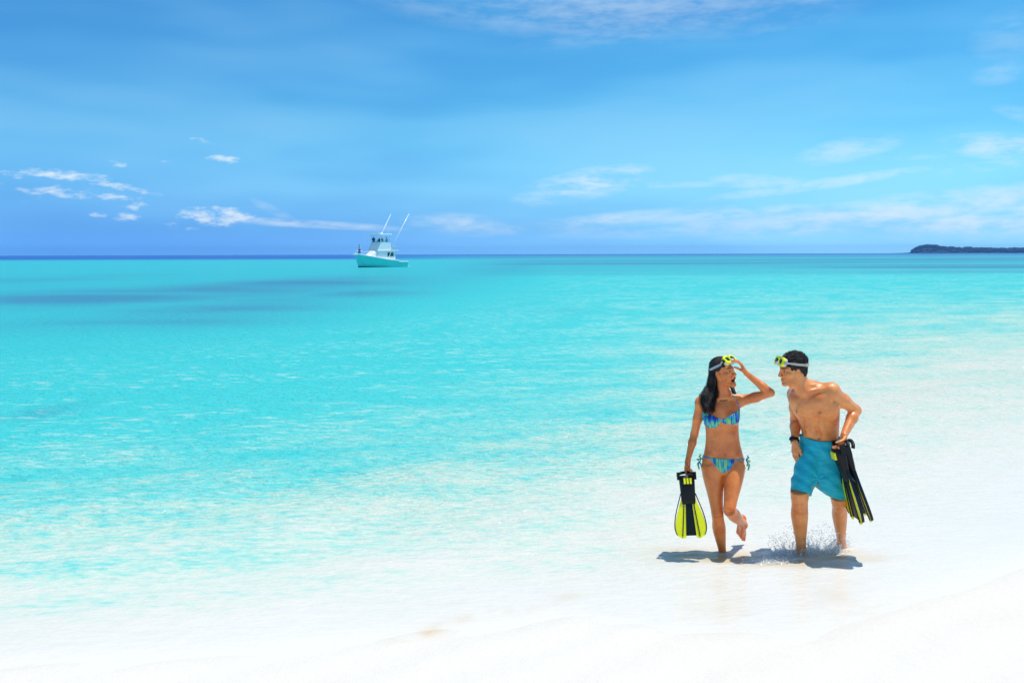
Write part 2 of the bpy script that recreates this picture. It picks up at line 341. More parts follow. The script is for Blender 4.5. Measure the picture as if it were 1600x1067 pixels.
# ------------------------------------------------------------------ implicit-surface modelling (one continuous skin per figure)
def V3(*a): return np.array(a, dtype=np.float64)
def unit(v): v = np.asarray(v, float); return v / np.linalg.norm(v)
def rot(v, axis, ang):
    axis = unit(axis); return v * math.cos(ang) + np.cross(axis, v) * math.sin(ang) + axis * np.dot(axis, v) * (1 - math.cos(ang))
def smin(a, b, k):
    if k <= 0: return np.minimum(a, b)
    h = np.maximum(k - np.abs(a - b), 0) / k
    return np.minimum(a, b) - h * h * k * 0.25
class Field:
    def __init__(s, lo, hi, h):
        s.lo = np.asarray(lo, float); s.h = h
        s.n = np.ceil((np.asarray(hi, float) - s.lo) / h).astype(int) + 1
        s.F = np.full(s.n, 0.3, dtype=np.float32)
    def sub(s, lo, hi):
        a = np.clip(np.floor((lo - s.lo) / s.h).astype(int), 0, s.n - 1); b = np.clip(np.ceil((hi - s.lo) / s.h).astype(int) + 1, 1, s.n)
        sl = tuple(slice(i, j) for i, j in zip(a, b))
        ax = [(s.lo[i] + s.h * np.arange(a[i], b[i])) for i in range(3)]
        return sl, ax[0][:, None, None], ax[1][None, :, None], ax[2][None, None, :]
    def op(s, fn, lo, hi, k=0.01, cut=False, pad=0.035):
        pad = pad + k; sl, X, Y, Z = s.sub(np.asarray(lo) - pad, np.asarray(hi) + pad)
        if any(q.stop <= q.start for q in sl): return
        d = fn(X, Y, Z).astype(np.float32)
        s.F[sl] = -smin(-s.F[sl], d, k) if cut else smin(s.F[sl], d, k)
    def cone(s, a, b, ra, rb, k=0.01, cut=False):
        a, b = np.asarray(a, float), np.asarray(b, float); ba = b - a; L = max(ba @ ba, 1e-9)
        def fn(X, Y, Z):
            t = np.clip(((X - a[0]) * ba[0] + (Y - a[1]) * ba[1] + (Z - a[2]) * ba[2]) / L, 0, 1)
            return np.sqrt((X - a[0] - t * ba[0]) ** 2 + (Y - a[1] - t * ba[1]) ** 2 + (Z - a[2] - t * ba[2]) ** 2) - (ra + (rb - ra) * t)
        r = max(ra, rb); s.op(fn, np.minimum(a, b) - r, np.maximum(a, b) + r, k, cut)
    def chain(s, pts, rad, k=0.01, cut=False):
        for i in range(len(pts) - 1): s.cone(pts[i], pts[i + 1], rad[i], rad[i + 1], k, cut)
    def ell(s, c, r, ax=None, k=0.01, cut=False):
        c = np.asarray(c, float); r = np.asarray(r, float); A = np.eye(3) if ax is None else np.asarray(ax, float)
        def fn(X, Y, Z):
            dx, dy, dz = X - c[0], Y - c[1], Z - c[2]
            k0 = 0; k1 = 0
            for i in range(3):
                q = A[i][0] * dx + A[i][1] * dy + A[i][2] * dz
                k0 = k0 + (q / r[i]) ** 2; k1 = k1 + (q / r[i] ** 2) ** 2
            k0 = np.sqrt(k0); k1 = np.sqrt(k1) + 1e-9
            return k0 * (k0 - 1) / k1
        m = r.max(); s.op(fn, c - m, c + m, k, cut)
    def loft(s, sl, lat, k=0.02, cut=False, p=2.0):
        """sl: list of (centre, half width, half depth) along a spine; lat: direction of the width"""
        C = np.array([q[0] for q in sl]); a = np.array([q[1] for q in sl]); b = np.array([q[2] for q in sl])
        n = unit(C[-1] - C[0]); t = C @ n; m = 60; tt = np.linspace(t[0], t[-1], m)
        def cub(v):   # smooth interpolation through the sections
            d = np.gradient(v, t); i = np.clip(np.searchsorted(t, tt) - 1, 0, len(t) - 2); h = t[i + 1] - t[i]; u = (tt - t[i]) / h
            return (2*u**3-3*u**2+1)*v[i] + (u**3-2*u**2+u)*h*d[i] + (-2*u**3+3*u**2)*v[i+1] + (u**3-u**2)*h*d[i+1]
        Cs = np.stack([cub(C[:, i]) for i in range(3)], 1); a_, b_ = cub(a), cub(b)
        l = unit(np.asarray(lat) - n * np.dot(lat, n)); g = np.cross(n, l)
        def fn(X, Y, Z):
            T = X * n[0] + Y * n[1] + Z * n[2]; Tc = np.clip(T, tt[0], tt[-1])
            cx, cy, cz = (np.interp(Tc, tt, Cs[:, i]) for i in range(3)); A = np.interp(Tc, tt, a_); B = np.interp(Tc, tt, b_)
            dx, dy, dz = X - cx, Y - cy, Z - cz
            u = np.abs(l[0] * dx + l[1] * dy + l[2] * dz) + 1e-9; v = np.abs(g[0] * dx + g[1] * dy + g[2] * dz) + 1e-9
            if p == 2.0:
                k0 = np.sqrt((u / A) ** 2 + (v / B) ** 2); k1 = np.sqrt((u / A ** 2) ** 2 + (v / B ** 2) ** 2) + 1e-9
                d = k0 * (k0 - 1) / k1
            else:
                d = (((u / A) ** p + (v / B) ** p) ** (1 / p) - 1) * np.minimum(A, B)
            e = np.maximum(np.maximum(tt[0] - T, T - tt[-1]), 0)
            return np.where(e > 0, np.sqrt(np.maximum(d, 0) ** 2 + e ** 2), d)
        r = max(a.max(), b.max()); s.op(fn, C.min(0) - r, C.max(0) + r, k, cut)
    def front(s, p):
        """y of the surface met first when coming from -y at (x, z) of p"""
        i = int(round((p[0] - s.lo[0]) / s.h)); k = int(round((p[2] - s.lo[2]) / s.h)); col = s.F[i, :, k]; j = np.argmax(col < 0)
        return s.lo[1] + j * s.h
    def bump(s, p, r, k=.02, sink=.6, cut=False):
        """a soft swelling (or dent) on the front of the figure; r = half sizes"""
        p = np.array(p, float); p[1] = s.front(p) + (r[1] * sink if not cut else -r[1] * sink); s.ell(p, r, None, k, cut)
    def coords(s):
        ax = [(s.lo[i] + s.h * np.arange(s.n[i])) for i in range(3)]
        return ax[0][:, None, None], ax[1][None, :, None], ax[2][None, None, :]
def surface(F, lo, h):
    """surface nets -> vertices, quads"""
    s = F < 0
    c = None; al = None
    for i in (0, 1):
        for j in (0, 1):
            for k in (0, 1):
                q = s[i:F.shape[0] - 1 + i, j:F.shape[1] - 1 + j, k:F.shape[2] - 1 + k]
                c = q.copy() if c is None else (c | q); al = q.copy() if al is None else (al & q)
    act = np.argwhere(c & ~al)
    if len(act) == 0: return np.zeros((0, 3)), np.zeros((0, 4), int)
    idx = np.full(np.array(F.shape) - 1, -1, dtype=np.int32); idx[tuple(act.T)] = np.arange(len(act))
    P = np.zeros((len(act), 3)); W = np.zeros(len(act))
    cor = [(i, j, k) for i in (0, 1) for j in (0, 1) for k in (0, 1)]
    vals = {q: F[act[:, 0] + q[0], act[:, 1] + q[1], act[:, 2] + q[2]] for q in cor}
    for q in cor:
        for d in range(3):
            if q[d]: continue
            r = list(q); r[d] = 1; r = tuple(r); a, b = vals[q], vals[r]; m = (a < 0) != (b < 0)
            t = np.where(m, a / np.where(a == b, 1, a - b), 0); p = np.tile(np.array(q, float), (len(act), 1)); p[:, d] = t
            P += p * m[:, None]; W += m
    V = (act + P / W[:, None]) * h + np.asarray(lo)
    quads = []
    for d in range(3):
        e, f = (d + 1) % 3, (d + 2) % 3
        A = [slice(1, -1)] * 3; A[d] = slice(0, -1); B = list(A); B[d] = slice(1, None)
        sa, sb = s[tuple(A)], s[tuple(B)]
        for flip in (0, 1):
            pts = np.argwhere((sa & ~sb) if not flip else (~sa & sb))
            if not len(pts): continue
            off = np.ones(3, int); off[d] = 0; pts = pts + off
            def cell(de, df):
                q = pts.copy(); q[:, e] += de; q[:, f] += df; return idx[tuple(q.T)]
            Qd = np.stack([cell(-1, -1), cell(0, -1), cell(0, 0), cell(-1, 0)], 1)
            quads.append(Qd[:, ::-1] if flip else Qd)
    Qs = np.concatenate(quads); return V, Qs[(Qs >= 0).all(1)]
def relax(V, Q, n=1, lam=0.5):
    a = Q.ravel(); b1 = np.roll(Q, -1, 1).ravel(); b2 = np.roll(Q, 1, 1).ravel(); N = len(V); cnt = np.maximum(np.bincount(a, minlength=N) * 2, 1)
    for _ in range(n):
        acc = np.stack([np.bincount(a, V[b1, c] + V[b2, c], N) for c in range(3)], 1)
        V = V + lam * (acc / cnt[:, None] - V)
    return V
def crop(F, lo, h, clo, chi):
    lo = np.asarray(lo); a = np.clip(np.floor((np.asarray(clo) - lo) / h).astype(int), 0, np.array(F.shape) - 2); b = np.clip(np.ceil((np.asarray(chi) - lo) / h).astype(int) + 1, a + 2, F.shape)
    return F[a[0]:b[0], a[1]:b[1], a[2]:b[2]], lo + a * h
def part_from(name, F, lo, h, root, mat, parent, smooth_n=1, label=None):
    V, Q = surface(F, lo, h); V = relax(V, Q, smooth_n)
    m = mesh_np(name, V - np.array(root), Q); o = link(name, m, mat, parent, label); return o, V

def hand(f, wrist, d, n, t, curls, thumb, sz=1.0, rw=0.022):
    """palm, four fingers and a thumb; d finger direction, n palm normal, t towards the thumb"""
    d = unit(d); n = unit(n - d * np.dot(n, d)); t = unit(t - d * np.dot(t, d) - n * np.dot(t, n)); wrist = np.asarray(wrist, float)
    ax = np.cross(d, n); tips = []
    for i, (o, L, r) in enumerate(((0.031, .92, .0090), (0.0105, 1.02, .0093), (-0.0105, .95, .0088), (-0.030, .76, .0078))):
        kn = wrist + (d * (0.088 - 0.004 * abs(i - 1)) + t * o) * sz
        f.cone(wrist + t * o * 0.55 * sz + d * 0.006, kn, 0.0150 * sz, 0.0115 * sz, 0.012)
        p = kn; dd = unit(d + t * o * 1.6); ang = 0
        for j, ll in enumerate((0.043, 0.027, 0.022)):
            ang += curls[i][j] if isinstance(curls[i], (tuple, list)) else curls[i]
            q = p + rot(dd, np.cross(dd, n), ang) * ll * L * sz
            f.cone(p, q, r * sz * (1 - .07 * j), r * sz * (1 - .07 * (j + 1)), 0.004); p = q
        tips.append(p)
    p0 = wrist + (d * 0.022 + t * 0.022) * sz; a, b, c = thumb
    p1 = p0 + unit(d * a[0] + t * a[1] + n * a[2]) * 0.042 * sz; p2 = p1 + unit(d * b[0] + t * b[1] + n * b[2]) * 0.034 * sz; p3 = p2 + unit(d * c[0] + t * c[1] + n * c[2]) * 0.026 * sz
    f.chain([p0, p1, p2, p3], [0.016 * sz, 0.0115 * sz, 0.0100 * sz, 0.0085 * sz], 0.006)
    return tips
def foot(f, ankle, toe_dir, up, sz=1.0, side=1):
    """heel, instep, ball and five toes; toe_dir along the sole, up away from it; side +1: little toe towards +lat"""
    d = unit(toe_dir); up = unit(up - d * np.dot(up, d)); lat = np.cross(d, up) * side; a = np.asarray(ankle, float)
    heel = a - d * 0.035 * sz - up * 0.042 * sz; ball = a + d * 0.115 * sz - up * 0.052 * sz
    f.cone(a, heel, .031 * sz, .027 * sz, .02)
    for o, q in ((-.022, .97), (0.0, .9), (.024, .78)):
        f.cone(heel + lat * o * .5, a + d * .12 * q * sz - up * .054 * sz + lat * o * sz * 1.15, .022 * sz, .0175 * sz, .02)
    f.cone(a + d * .01, ball + up * .008, .033 * sz, .02 * sz, .02)
    for i, (o, L, r) in enumerate(((-.030, .050, .0125), (-.012, .047, .0095), (.004, .041, .009), (.018, .035, .0085), (.031, .028, .008))):
        b = a + d * (.118 - .022 * max(0, i - 1) * .6) * sz - up * .056 * sz + lat * o * sz
        f.cone(b, b + d * L * sz - up * .004, r * sz, r * sz * .85, .005)

def limb(f, a, b, ts, ra, rb, lat, back=None, k=.02):
    """a limb segment with elliptical sections: half width ra, half depth rb, calf offset along +y"""
    a, b = np.asarray(a, float), np.asarray(b, float); back = back or [0] * len(ts)
    f.loft([(a + (b - a) * t + V3(0, q, 0), x, y) for t, x, y, q in zip(ts, ra, rb, back)], lat, k)
def head(f, c, fw, up, female, open_mouth=False):
    """skull, jaw, brow, nose, lips, ears; returns a map from head space (right, forward, up) to the place"""
    fw = unit(fw); up = unit(up - fw * np.dot(up, fw)); rt = np.cross(fw, up); A = np.stack([rt, fw, up])
    c = np.asarray(c, float); sc = 0.95 if female else 1.0
    def P(r, y, u): return c + (rt * r + fw * y + up * u) * sc
    def E(p, r, k=.012, cut=False): f.ell(P(*p), np.array(r) * sc, A, k, cut)
    E((0, -.018, .043), (.074, .094, .077), .02)
    E((0, .024, -.025), (.061, .064, .082), .03)
    jw = .040 if female else .047; dz = -.012 if open_mouth else 0.0
    for s in (-1, 1):
        f.cone(P(s * .056, -.012, -.035), P(s * jw, .010, -.078 + dz), .020 * sc, .018 * sc, .02)
        f.cone(P(s * jw, .010, -.078 + dz), P(s * .012, .070, -.102 + dz), .018 * sc, .016 * sc, .02)
        E((s * .044, .054, -.026), (.020, .022, .018), .02)                      # cheekbone
        f.cone(P(s * .046, .066, .020), P(s * .008, .085, .018), .010 * sc, .011 * sc, .014)   # brow
        E((s * .031, .096, -.003), (.015, .0165, .0085), .010, True)              # socket
        f.cone(P(s * .045, .071, .003), P(s * .018, .081, .0055), .0045, .0048, .005)   # upper lid
        f.cone(P(s * .044, .071, -.012), P(s * .019, .080, -.012), .004, .0045, .006)   # lower lid
        E((s * .013, .096, -.041), (.0095, .011, .008), .006)                    # nostril wing
        E((s * .076, -.012, -.012), (.009, .019, .031), .006)                    # ear
        E((s * .084, -.008, -.009), (.005, .010, .017), .004, True)
        E((s * .071, -.008, -.036), (.007, .010, .011), .005)
    f.cone(P(0, .088, .010), P(0, .110, -.033), .008 * sc, .0115 * sc, .010)
    E((0, .073, -.104 + dz), (.021, .019, .018), .018)
    if open_mouth:
        E((0, .078, -.066), (.036, .02, .022), .02)
        f.cone(P(-.027, .072, -.058), P(0, .090, -.0555), .006, .0075, .008); f.cone(P(.027, .072, -.058), P(0, .090, -.0555), .006, .0075, .008)
        f.cone(P(-.025, .070, -.068), P(0, .084, -.091), .006, .0080, .008); f.cone(P(.025, .070, -.068), P(0, .084, -.091), .006, .0080, .008)
        E((0, .088, -.0750), (.0285, .034, .0180), .003, True)
        for s in (-1, 1): E((s * .037, .058, -.050), (.018, .018, .018), .02)
    else:
        f.cone(P(-.025, .075, -.068), P(0, .092, -.063), .0055, .0075, .008); f.cone(P(.025, .075, -.068), P(0, .092, -.063), .0055, .0075, .008)
        f.cone(P(-.023, .074, -.073), P(0, .090, -.077), .0055, .0078, .008); f.cone(P(.023, .074, -.073), P(0, .090, -.077), .0055, .0078, .008)
        f.cone(P(-.022, .092, -.0695), P(.022, .092, -.0695), .0028, .0028, .003, True)
    return P, A, sc

# ------------------------------------------------------------------ skin, cloth and hair materials
def skin_mat(name, base):
    m = bpy.data.materials.new(name); m.use_nodes = True; t = NT(m.node_tree)
    tc = t.node('ShaderNodeTexCoord').outputs['Object']; col = t.attr('paint', 0)
    n = t.noise(tc, 9.0, 5.0, 0.62); n2 = t.noise(tc, 160.0, 2.0, 0.6)
    c = t.mix(t.mapr(n, .3, .7, 0, 1), (base[0] * .86, base[1] * .74, base[2] * .70, 1), (base[0] * 1.06, base[1] * 1.22, base[2] * 1.35, 1))
    c = t.mix(1.0, c, col, 'MULTIPLY')
    p = t.node('ShaderNodeBsdfPrincipled', {'Base Color': c, 'Roughness': t.mapr(n, .3, .7, .26, .46), 'Specular IOR Level': .55, 'Coat Weight': .10, 'Coat Roughness': .22,
               'Normal': t.bump(t.math('ADD', n2, t.math('MULTIPLY', t.noise(tc, 45.0, 3.0), 1.6)), .32, .005)})
    t.out(p.outputs[0]); return m
SKIN_W = skin_mat('tanned_skin', (.84, .225, .046)); SKIN_M = skin_mat('light_tanned_skin', (.88, .295, .076))
def hair_mat():
    m = bpy.data.materials.new('dark_hair'); m.use_nodes = True; t = NT(m.node_tree)
    tc = t.node('ShaderNodeTexCoord').outputs['Object']
    n = t.noise(t.node('ShaderNodeMapping', {'Vector': tc, 'Scale': (1, 1, .12)}).outputs[0], 220.0, 3.0, .6)
    c = t.mix(n, (.006, .005, .005, 1), (.030, .020, .015, 1))
    p = t.node('ShaderNodeBsdfPrincipled', {'Base Color': c, 'Roughness': .5, 'Specular IOR Level': .35, 'Normal': t.bump(n, .8, .008)})
    t.out(p.outputs[0]); return m
HAIR = hair_mat()
def bikini_mat():
    m = bpy.data.materials.new('printed_swim_fabric'); m.use_nodes = True; t = NT(m.node_tree)
    tc = t.node('ShaderNodeTexCoord').outputs['Object']
    zz = t.noise(t.node('ShaderNodeMapping', {'Vector': tc, 'Scale': (95, 30, 14)}).outputs[0], 1.0, 2.0, .5)
    big = t.noise(tc, 12.0, 2.0, .5)
    c = t.ramp(t.math('ADD', t.math('MULTIPLY', t.math('SUBTRACT', zz, .5), 1.5), big), [(.25, (.012, .035, .30)), (.42, (.01, .16, .52)), (.52, (.02, .36, .55)), (.62, (.02, .50, .36)), (.74, (.35, .62, .16))])
    sub = t.noise(t.node('ShaderNodeMapping', {'Vector': tc, 'Scale': (1, 1, 1)}).outputs[0], 500.0, 1.0)
    p = t.node('ShaderNodeBsdfPrincipled', {'Base Color': c, 'Roughness': .55, 'Normal': t.bump(sub, .2, .002)})
    t.out(p.outputs[0]); return m
BIKINI = bikini_mat()
def cloth_mat(name, col, sc=500.0):
    m = bpy.data.materials.new(name); m.use_nodes = True; t = NT(m.node_tree)
    tc = t.node('ShaderNodeTexCoord').outputs['Object']; n = t.noise(tc, 7.0, 4.0, .6)
    c = t.mix(t.mapr(n, .3, .7, 0, 1), tuple(x * .86 for x in col) + (1,), tuple(x * 1.08 for x in col) + (1,))
    cr = t.noise(t.node('ShaderNodeMapping', {'Vector': tc, 'Rotation': (0, .5, 0), 'Scale': (1, 1, 2.2)}).outputs[0], 9.0, 2.0, .5)
    p = t.node('ShaderNodeBsdfPrincipled', {'Base Color': c, 'Roughness': .62, 'Sheen Weight': .08, 'Normal': t.bump(t.math('ADD', cr, t.math('MULTIPLY', t.noise(tc, sc, 1.0), 0.05)), .38, .03)})
    t.out(p.outputs[0]); return m
SHORTS = cloth_mat('teal_swim_fabric', (.001, .50, .62))
WHITE_PL = simple_mat('tooth_enamel', (.80, .78, .72), .25, var=.03)
def eye_mat():
    m = bpy.data.materials.new('eye'); m.use_nodes = True; t = NT(m.node_tree)
    p = t.node('ShaderNodeBsdfPrincipled', {'Base Color': t.attr('paint', 0), 'Roughness': .12}); t.out(p.outputs[0]); return m
EYE = eye_mat()
def eyeball(P, A, sc, s, look, root, parent):
    c = P(s * .031, .0700, -.003); bm = bmesh.new(); bmesh.ops.create_uvsphere(bm, u_segments=24, v_segments=16, radius=.0125 * sc)
    m = bpy.data.meshes.new('eye'); bm.to_mesh(m); bm.free(); lk = unit(look)
    V = np.array([v.co[:] for v in m.vertices]); a = (V @ lk) / (.0125 * sc)
    col = np.where((a > .955)[:, None], V3(.01, .008, .006), np.where((a > .80)[:, None], V3(.04, .022, .012), V3(.50, .45, .41)))
    add_attr(m, 'paint', col)
    for p in m.polygons: p.use_smooth = True
    o = link('eye', m, EYE, parent); o.location = Vector(c - np.array(root)); return o
def gauss(V, c, r): return np.exp(-(((V - np.asarray(c)) / np.asarray(r)) ** 2).sum(1))
def tube_mesh(name, pts, rad, nseg=8):
    """a tapered tube along points"""
    pts = [np.asarray(p, float) for p in pts]; V = []; Fc = []
    for i, p in enumerate(pts):
        d = unit(pts[min(i + 1, len(pts) - 1)] - pts[max(i - 1, 0)]); a = np.cross(d, (0, 0, 1) if abs(d[2]) < .9 else (1, 0, 0)); a = unit(a); b = np.cross(d, a)
        r = rad[i] if isinstance(rad, (list, tuple)) else rad
        for k in range(nseg): V.append(p + (a * math.cos(2 * math.pi * k / nseg) + b * math.sin(2 * math.pi * k / nseg)) * r)
    for i in range(len(pts) - 1):
        for k in range(nseg):
            q = (k + 1) % nseg; Fc.append((i * nseg + k, i * nseg + q, (i + 1) * nseg + q, (i + 1) * nseg + k))
    Fc.append(tuple(range(nseg))[::-1]); Fc.append(tuple(range((len(pts) - 1) * nseg, len(pts) * nseg)))
    return mesh_py(name, V, Fc, True)
def tube(name, pts, rad, root, mat, parent, nseg=8):
    return link(name, tube_mesh(name, [np.asarray(p) - np.array(root) for p in pts], rad, nseg), mat, parent)
HS = 0.004
def strands(name, paths, rad, root, parent):
    """many fine hairs as one part: thin three-sided tapered tubes"""
    V, Fc, c = [], [], 0
    for pts in paths:
        n = len(pts)
        for i, p in enumerate(pts):
            d = unit(pts[min(i + 1, n - 1)] - pts[max(i - 1, 0)] + 1e-6); a = np.cross(d, (.3, .2, .93)); a = unit(a); b = np.cross(d, a); r = rad * (1 - .75 * i / (n - 1))
            for k in range(3): V.append(p + (a * math.cos(2.094 * k) + b * math.sin(2.094 * k)) * r - root)
        for i in range(n - 1):
            for k in range(3): q = (k + 1) % 3; Fc.append((c + i*3 + k, c + i*3 + q, c + i*3 + 3 + q, c + i*3 + 3 + k))
        c += n * 3
    o = link(name, mesh_np(name, np.array(V), np.array(Fc)), HAIR, parent, kind='stuff'); return o
# ------------------------------------------------------------------ the woman
Y0 = 7.9
def W(px, py, dy=0.0): return np.array(at(px, py, Y0 + dy))
def build_woman():
    root = W(1128, 865); root[2] = -0.125
    f = Field((W(1052, 900)[0], Y0 - .42, -.145), (W(1216, 900)[0], Y0 + .40, W(1100, 545)[2]), HS)
    lat = unit(V3(1, .06, 0))
    tor = [(738, 1130, .135, .088, .0), (730, 1130, .163, .105, .0), (720, 1130, .168, .104, .0), (709, 1130, .156, .092, .0), (698, 1129.5, .143, .083, .0), (686, 1129, .134, .079, .0),
           (674, 1128.5, .131, .081, -.005), (660, 1127.5, .136, .090, -.008), (646, 1127, .143, .093, -.005), (634, 1126.5, .142, .082, .0), (625, 1126, .115, .062, .01), (617, 1127, .06, .05, .015)]
    f.loft([(W(cx, py, dy), a, b) for py, cx, a, b, dy in tor], lat, .01)
    # bust, collar bones, shoulder blades, belly and hips
    for px, py in ((1112, 656), (1143, 653.5)): f.ell(W(px, py, -.068), (.056, .052, .053), None, .03)
    for a, b in (((1124, 622), (1096, 624)), ((1131, 621.5), (1154, 619))): f.cone(W(*a, -.045), W(*b, -.012), .010, .012, .022)
    f.cone(W(1127, 618, .02), W(1129, 600, .0), .050, .046, .03)
    f.cone(W(1096, 627, .02), W(1122, 615, .02), .03, .034, .04); f.cone(W(1154, 623, .02), W(1132, 614, .02), .03, .034, .04)
    for px in (1117, 1140):
        for py in (700, 690, 680): f.bump(W(px, py), (.026, .016, .028), .03, .75)
    for px, q in ((1104, 1), (1154, -1)): f.bump(W(px + q * 5, 711), (.020, .014, .022), .03, .7)
    f.ell(V3(*W(1129, 705)) * V3(1, 0, 1) + V3(0, f.front(W(1129, 705)) - .002, 0), (.006, .010, .009), None, .006, True)
    # head turned to the man, laughing
    th = R(43); pit = R(11); fw = V3(math.sin(th) * math.cos(pit), -math.cos(th) * math.cos(pit), math.sin(pit))
    hc = W(1130.5, 581, -.005); P, A, sc = head(f, hc, fw, V3(-.07, 0, 1), True, True)
    f.cone(P(0, -.030, -.05), W(1127, 619, .02), .047, .052, .03)
    f.cone(P(.045, -.02, -.055), W(1125, 621, -.045), .014, .010, .025)
    # her right arm hangs and holds the fin
    sh, el, wr = W(1094.5, 630, .0), W(1085, 678, .07), W(1075, 718, -.02)
    f.ell(sh + V3(.0, 0, .002), (.043, .046, .05), None, .03); f.chain([sh, (sh + el) / 2 + V3(.002, 0, 0), el], [.039, .036, .030], .02)
    f.chain([el, el * .65 + wr * .35, wr], [.030, .0315, .0205], .015)
    hand(f, wr, V3(-.10, -.10, -1), V3(.75, -.65, 0), V3(-.6, -.8, 0), [(.35, 1.15, 1.0)] * 4, ((.6, .55, .5), (.7, .0, .8), (.5, -.3, .9)), .92)
    # her left arm raised, hand at the mask
    sh, el, wr = W(1156, 626.5, .0), W(1204, 613.5, -.10), W(1165.5, 583.0, -.055)
    f.ell(sh + V3(-.006, 0, 0), (.046, .046, .048), None, .03); f.chain([sh, (sh + el) / 2 + V3(0, 0, -.004), el], [.042, .038, .030], .02)
    f.chain([el, el * .68 + wr * .32, wr], [.030, .0325, .0205], .015)
    hand(f, wr, V3(-.45, -.06, .88), V3(-.88, .22, -.40), V3(-.15, -.95, -.1), [(.35, .45, .35), (.35, .5, .35), (.3, .5, .35), (.3, .45, .35)], ((.75, .45, .5), (.8, .1, .6), (.7, 0, .7)), .92)
    # legs
    lx = V3(1, 0, 0)
    hr, kr, ar = W(1113, 727, .0), W(1121, 803, -.04), W(1130, 871, .05)
    limb(f, hr, kr, (0, .22, .45, .65, .85, 1), (.088, .084, .071, .059, .050, .047), (.088, .088, .080, .067, .053, .050), lx, None, .035)
    limb(f, kr, ar, (0, .12, .32, .55, .8, 1), (.047, .046, .052, .043, .031, .029), (.050, .049, .054, .046, .034, .031), lx, (0, .004, .014, .012, .004, 0), .004)
    f.bump(kr + V3(-.003, 0, .004), (.026, .014, .030), .03, .75)
    foot(f, ar + V3(0, .0, -.02), V3(.08, -1, -.02), V3(0, 0, 1), .95, 1)
    hl, kl, al = W(1149, 726, -.01), W(1139.5, 797, -.19), W(1161.5, 819, .165)
    limb(f, hl, kl, (0, .22, .45, .65, .85, 1), (.082, .078, .069, .058, .050, .047), (.088, .088, .080, .067, .053, .050), lx, None, .010)
    limb(f, kl, al, (0, .12, .32, .55, .8, 1), (.047, .046, .051, .043, .031, .028), (.048, .048, .053, .046, .034, .030), unit(V3(.95, 0, .3)), None, .004)
    f.bump(kl + V3(-.002, 0, -.002), (.027, .016, .032), .02)
    foot(f, al, W(1160.5, 853, .19) - al, V3(0.05, -1, .1), .95, 1)
    F = f.F; h = HS; lo = f.lo
    V, Q = surface(F, lo, h); V = relax(V, Q, 2, .5)
    col = np.ones((len(V), 3)); L = lambda p: (V - p)
    def loc(p):   # vertex positions in head space
        d = (V - hc) / sc; return d @ A.T
    hd = loc(None); near = np.linalg.norm(V - hc, axis=1) < .16
    def paint(mask, c): 
        nonlocal col; mask = np.clip(mask, 0, 1)[:, None]; col = col * (1 - mask) + mask * np.asarray(c)
    lip = np.exp(-((hd[:, 0] / .031) ** 4 + ((hd[:, 2] + .073) / .0255) ** 4)) * (hd[:, 1] > .060) * near
    paint(lip * .75, (.85, .52, .50))
    inside = (np.abs(hd[:, 0]) < .0225) & (np.abs(hd[:, 2] + .0725) < .0135) & (hd[:, 1] > .04) & (hd[:, 1] < .0845 + .004 * np.sign(hd[:, 2] + .0725)) & near
    paint(inside * .97, (.10, .03, .03))
    for s in (-1, 1):
        br = np.exp(-(((hd[:, 0] - s * .030) / .019) ** 4 + ((hd[:, 2] - .0215 + 6 * (np.abs(hd[:, 0]) - .030) ** 2 * 1) / .0042) ** 2)) * (hd[:, 1] > .05) * near
        paint(br * .9, (.10, .07, .06))
        ld = np.exp(-(((hd[:, 0] - s * .031) / .017) ** 4 + ((hd[:, 2] - .001) / .0055) ** 2)) * (hd[:, 1] > .06) * near
        paint(ld * .85, (.10, .07, .06))
        ck = np.exp(-(((hd[:, 0] - s * .045) / .02) ** 2 + ((hd[:, 2] + .03) / .018) ** 2)) * (hd[:, 1] > .03) * near
        paint(ck * .35, (1.08, .80, .74))
    body = mesh_np('body', V - root, Q); add_attr(body, 'paint', col)
    per = empty('person', root, 'woman in a blue print bikini laughing with her hand raised to her diving mask', 'person')
    link('body', body, SKIN_W, per)
    for s in (-1, 1): eyeball(P, A, sc, s, unit(fw + V3(.35, .1, 0)), root, per)
    # teeth: an arch inside the open mouth
    tb = [P(math.sin(a) * .019, .056 + math.cos(a) * .024, -.0640) for a in np.linspace(-1.25, 1.25, 9)]
    tube('teeth', tb, .0042, root, WHITE_PL, per)
    # bikini: cut out of the skin's own surface, 5 mm proud
    X_, Y_, Z_ = f.coords()
    def pix(px, py): q = W(px, py, -.08); return q[0], q[2]
    def tri(poly, rnd):
        """signed distance (m) to a polygon drawn on the frontal plane, for vertices in (x, z)"""
        pp = [np.array(pix(*q)) for q in poly]; d = None; n = len(pp); cx = sum(p[0] for p in pp) / n; cz = sum(p[1] for p in pp) / n
        for i in range(n):
            a, b = pp[i], pp[(i + 1) % n]; e = b - a; nn = np.array([e[1], -e[0]]) / np.hypot(*e)
            if (cx - a[0]) * nn[0] + (cz - a[1]) * nn[1] > 0: nn = -nn
            q = (X_ - a[0]) * nn[0] + (Z_ - a[1]) * nn[1]
            d = q if d is None else -smin(-d, -q, rnd)
        return d + 0 * Y_
    front = (Y_ - Y0) * 1.0
    cup1 = tri([(1099, 642.5), (1103, 643.5), (1127, 655), (1126, 659.5), (1119, 668.5), (1107, 669.5), (1099.5, 663)], .02)
    cup2 = tri([(1127, 655), (1150, 642), (1159, 640), (1160, 656), (1152, 662), (1134, 663), (1127, 659.5)], .02)
    zc = pix(1127, 657)[1]
    band = np.abs(Z_ + 0 * X_ - (zc + .0)) - .010
    arms = np.maximum(np.maximum(X_ - pix(1160, 650)[0], pix(1099, 650)[0] - X_), np.abs(Y_ - Y0) - .2) + 0 * Z_
    top = np.minimum(np.maximum(np.minimum(cup1, cup2), front + .0), np.maximum(np.maximum(band, -front), arms))
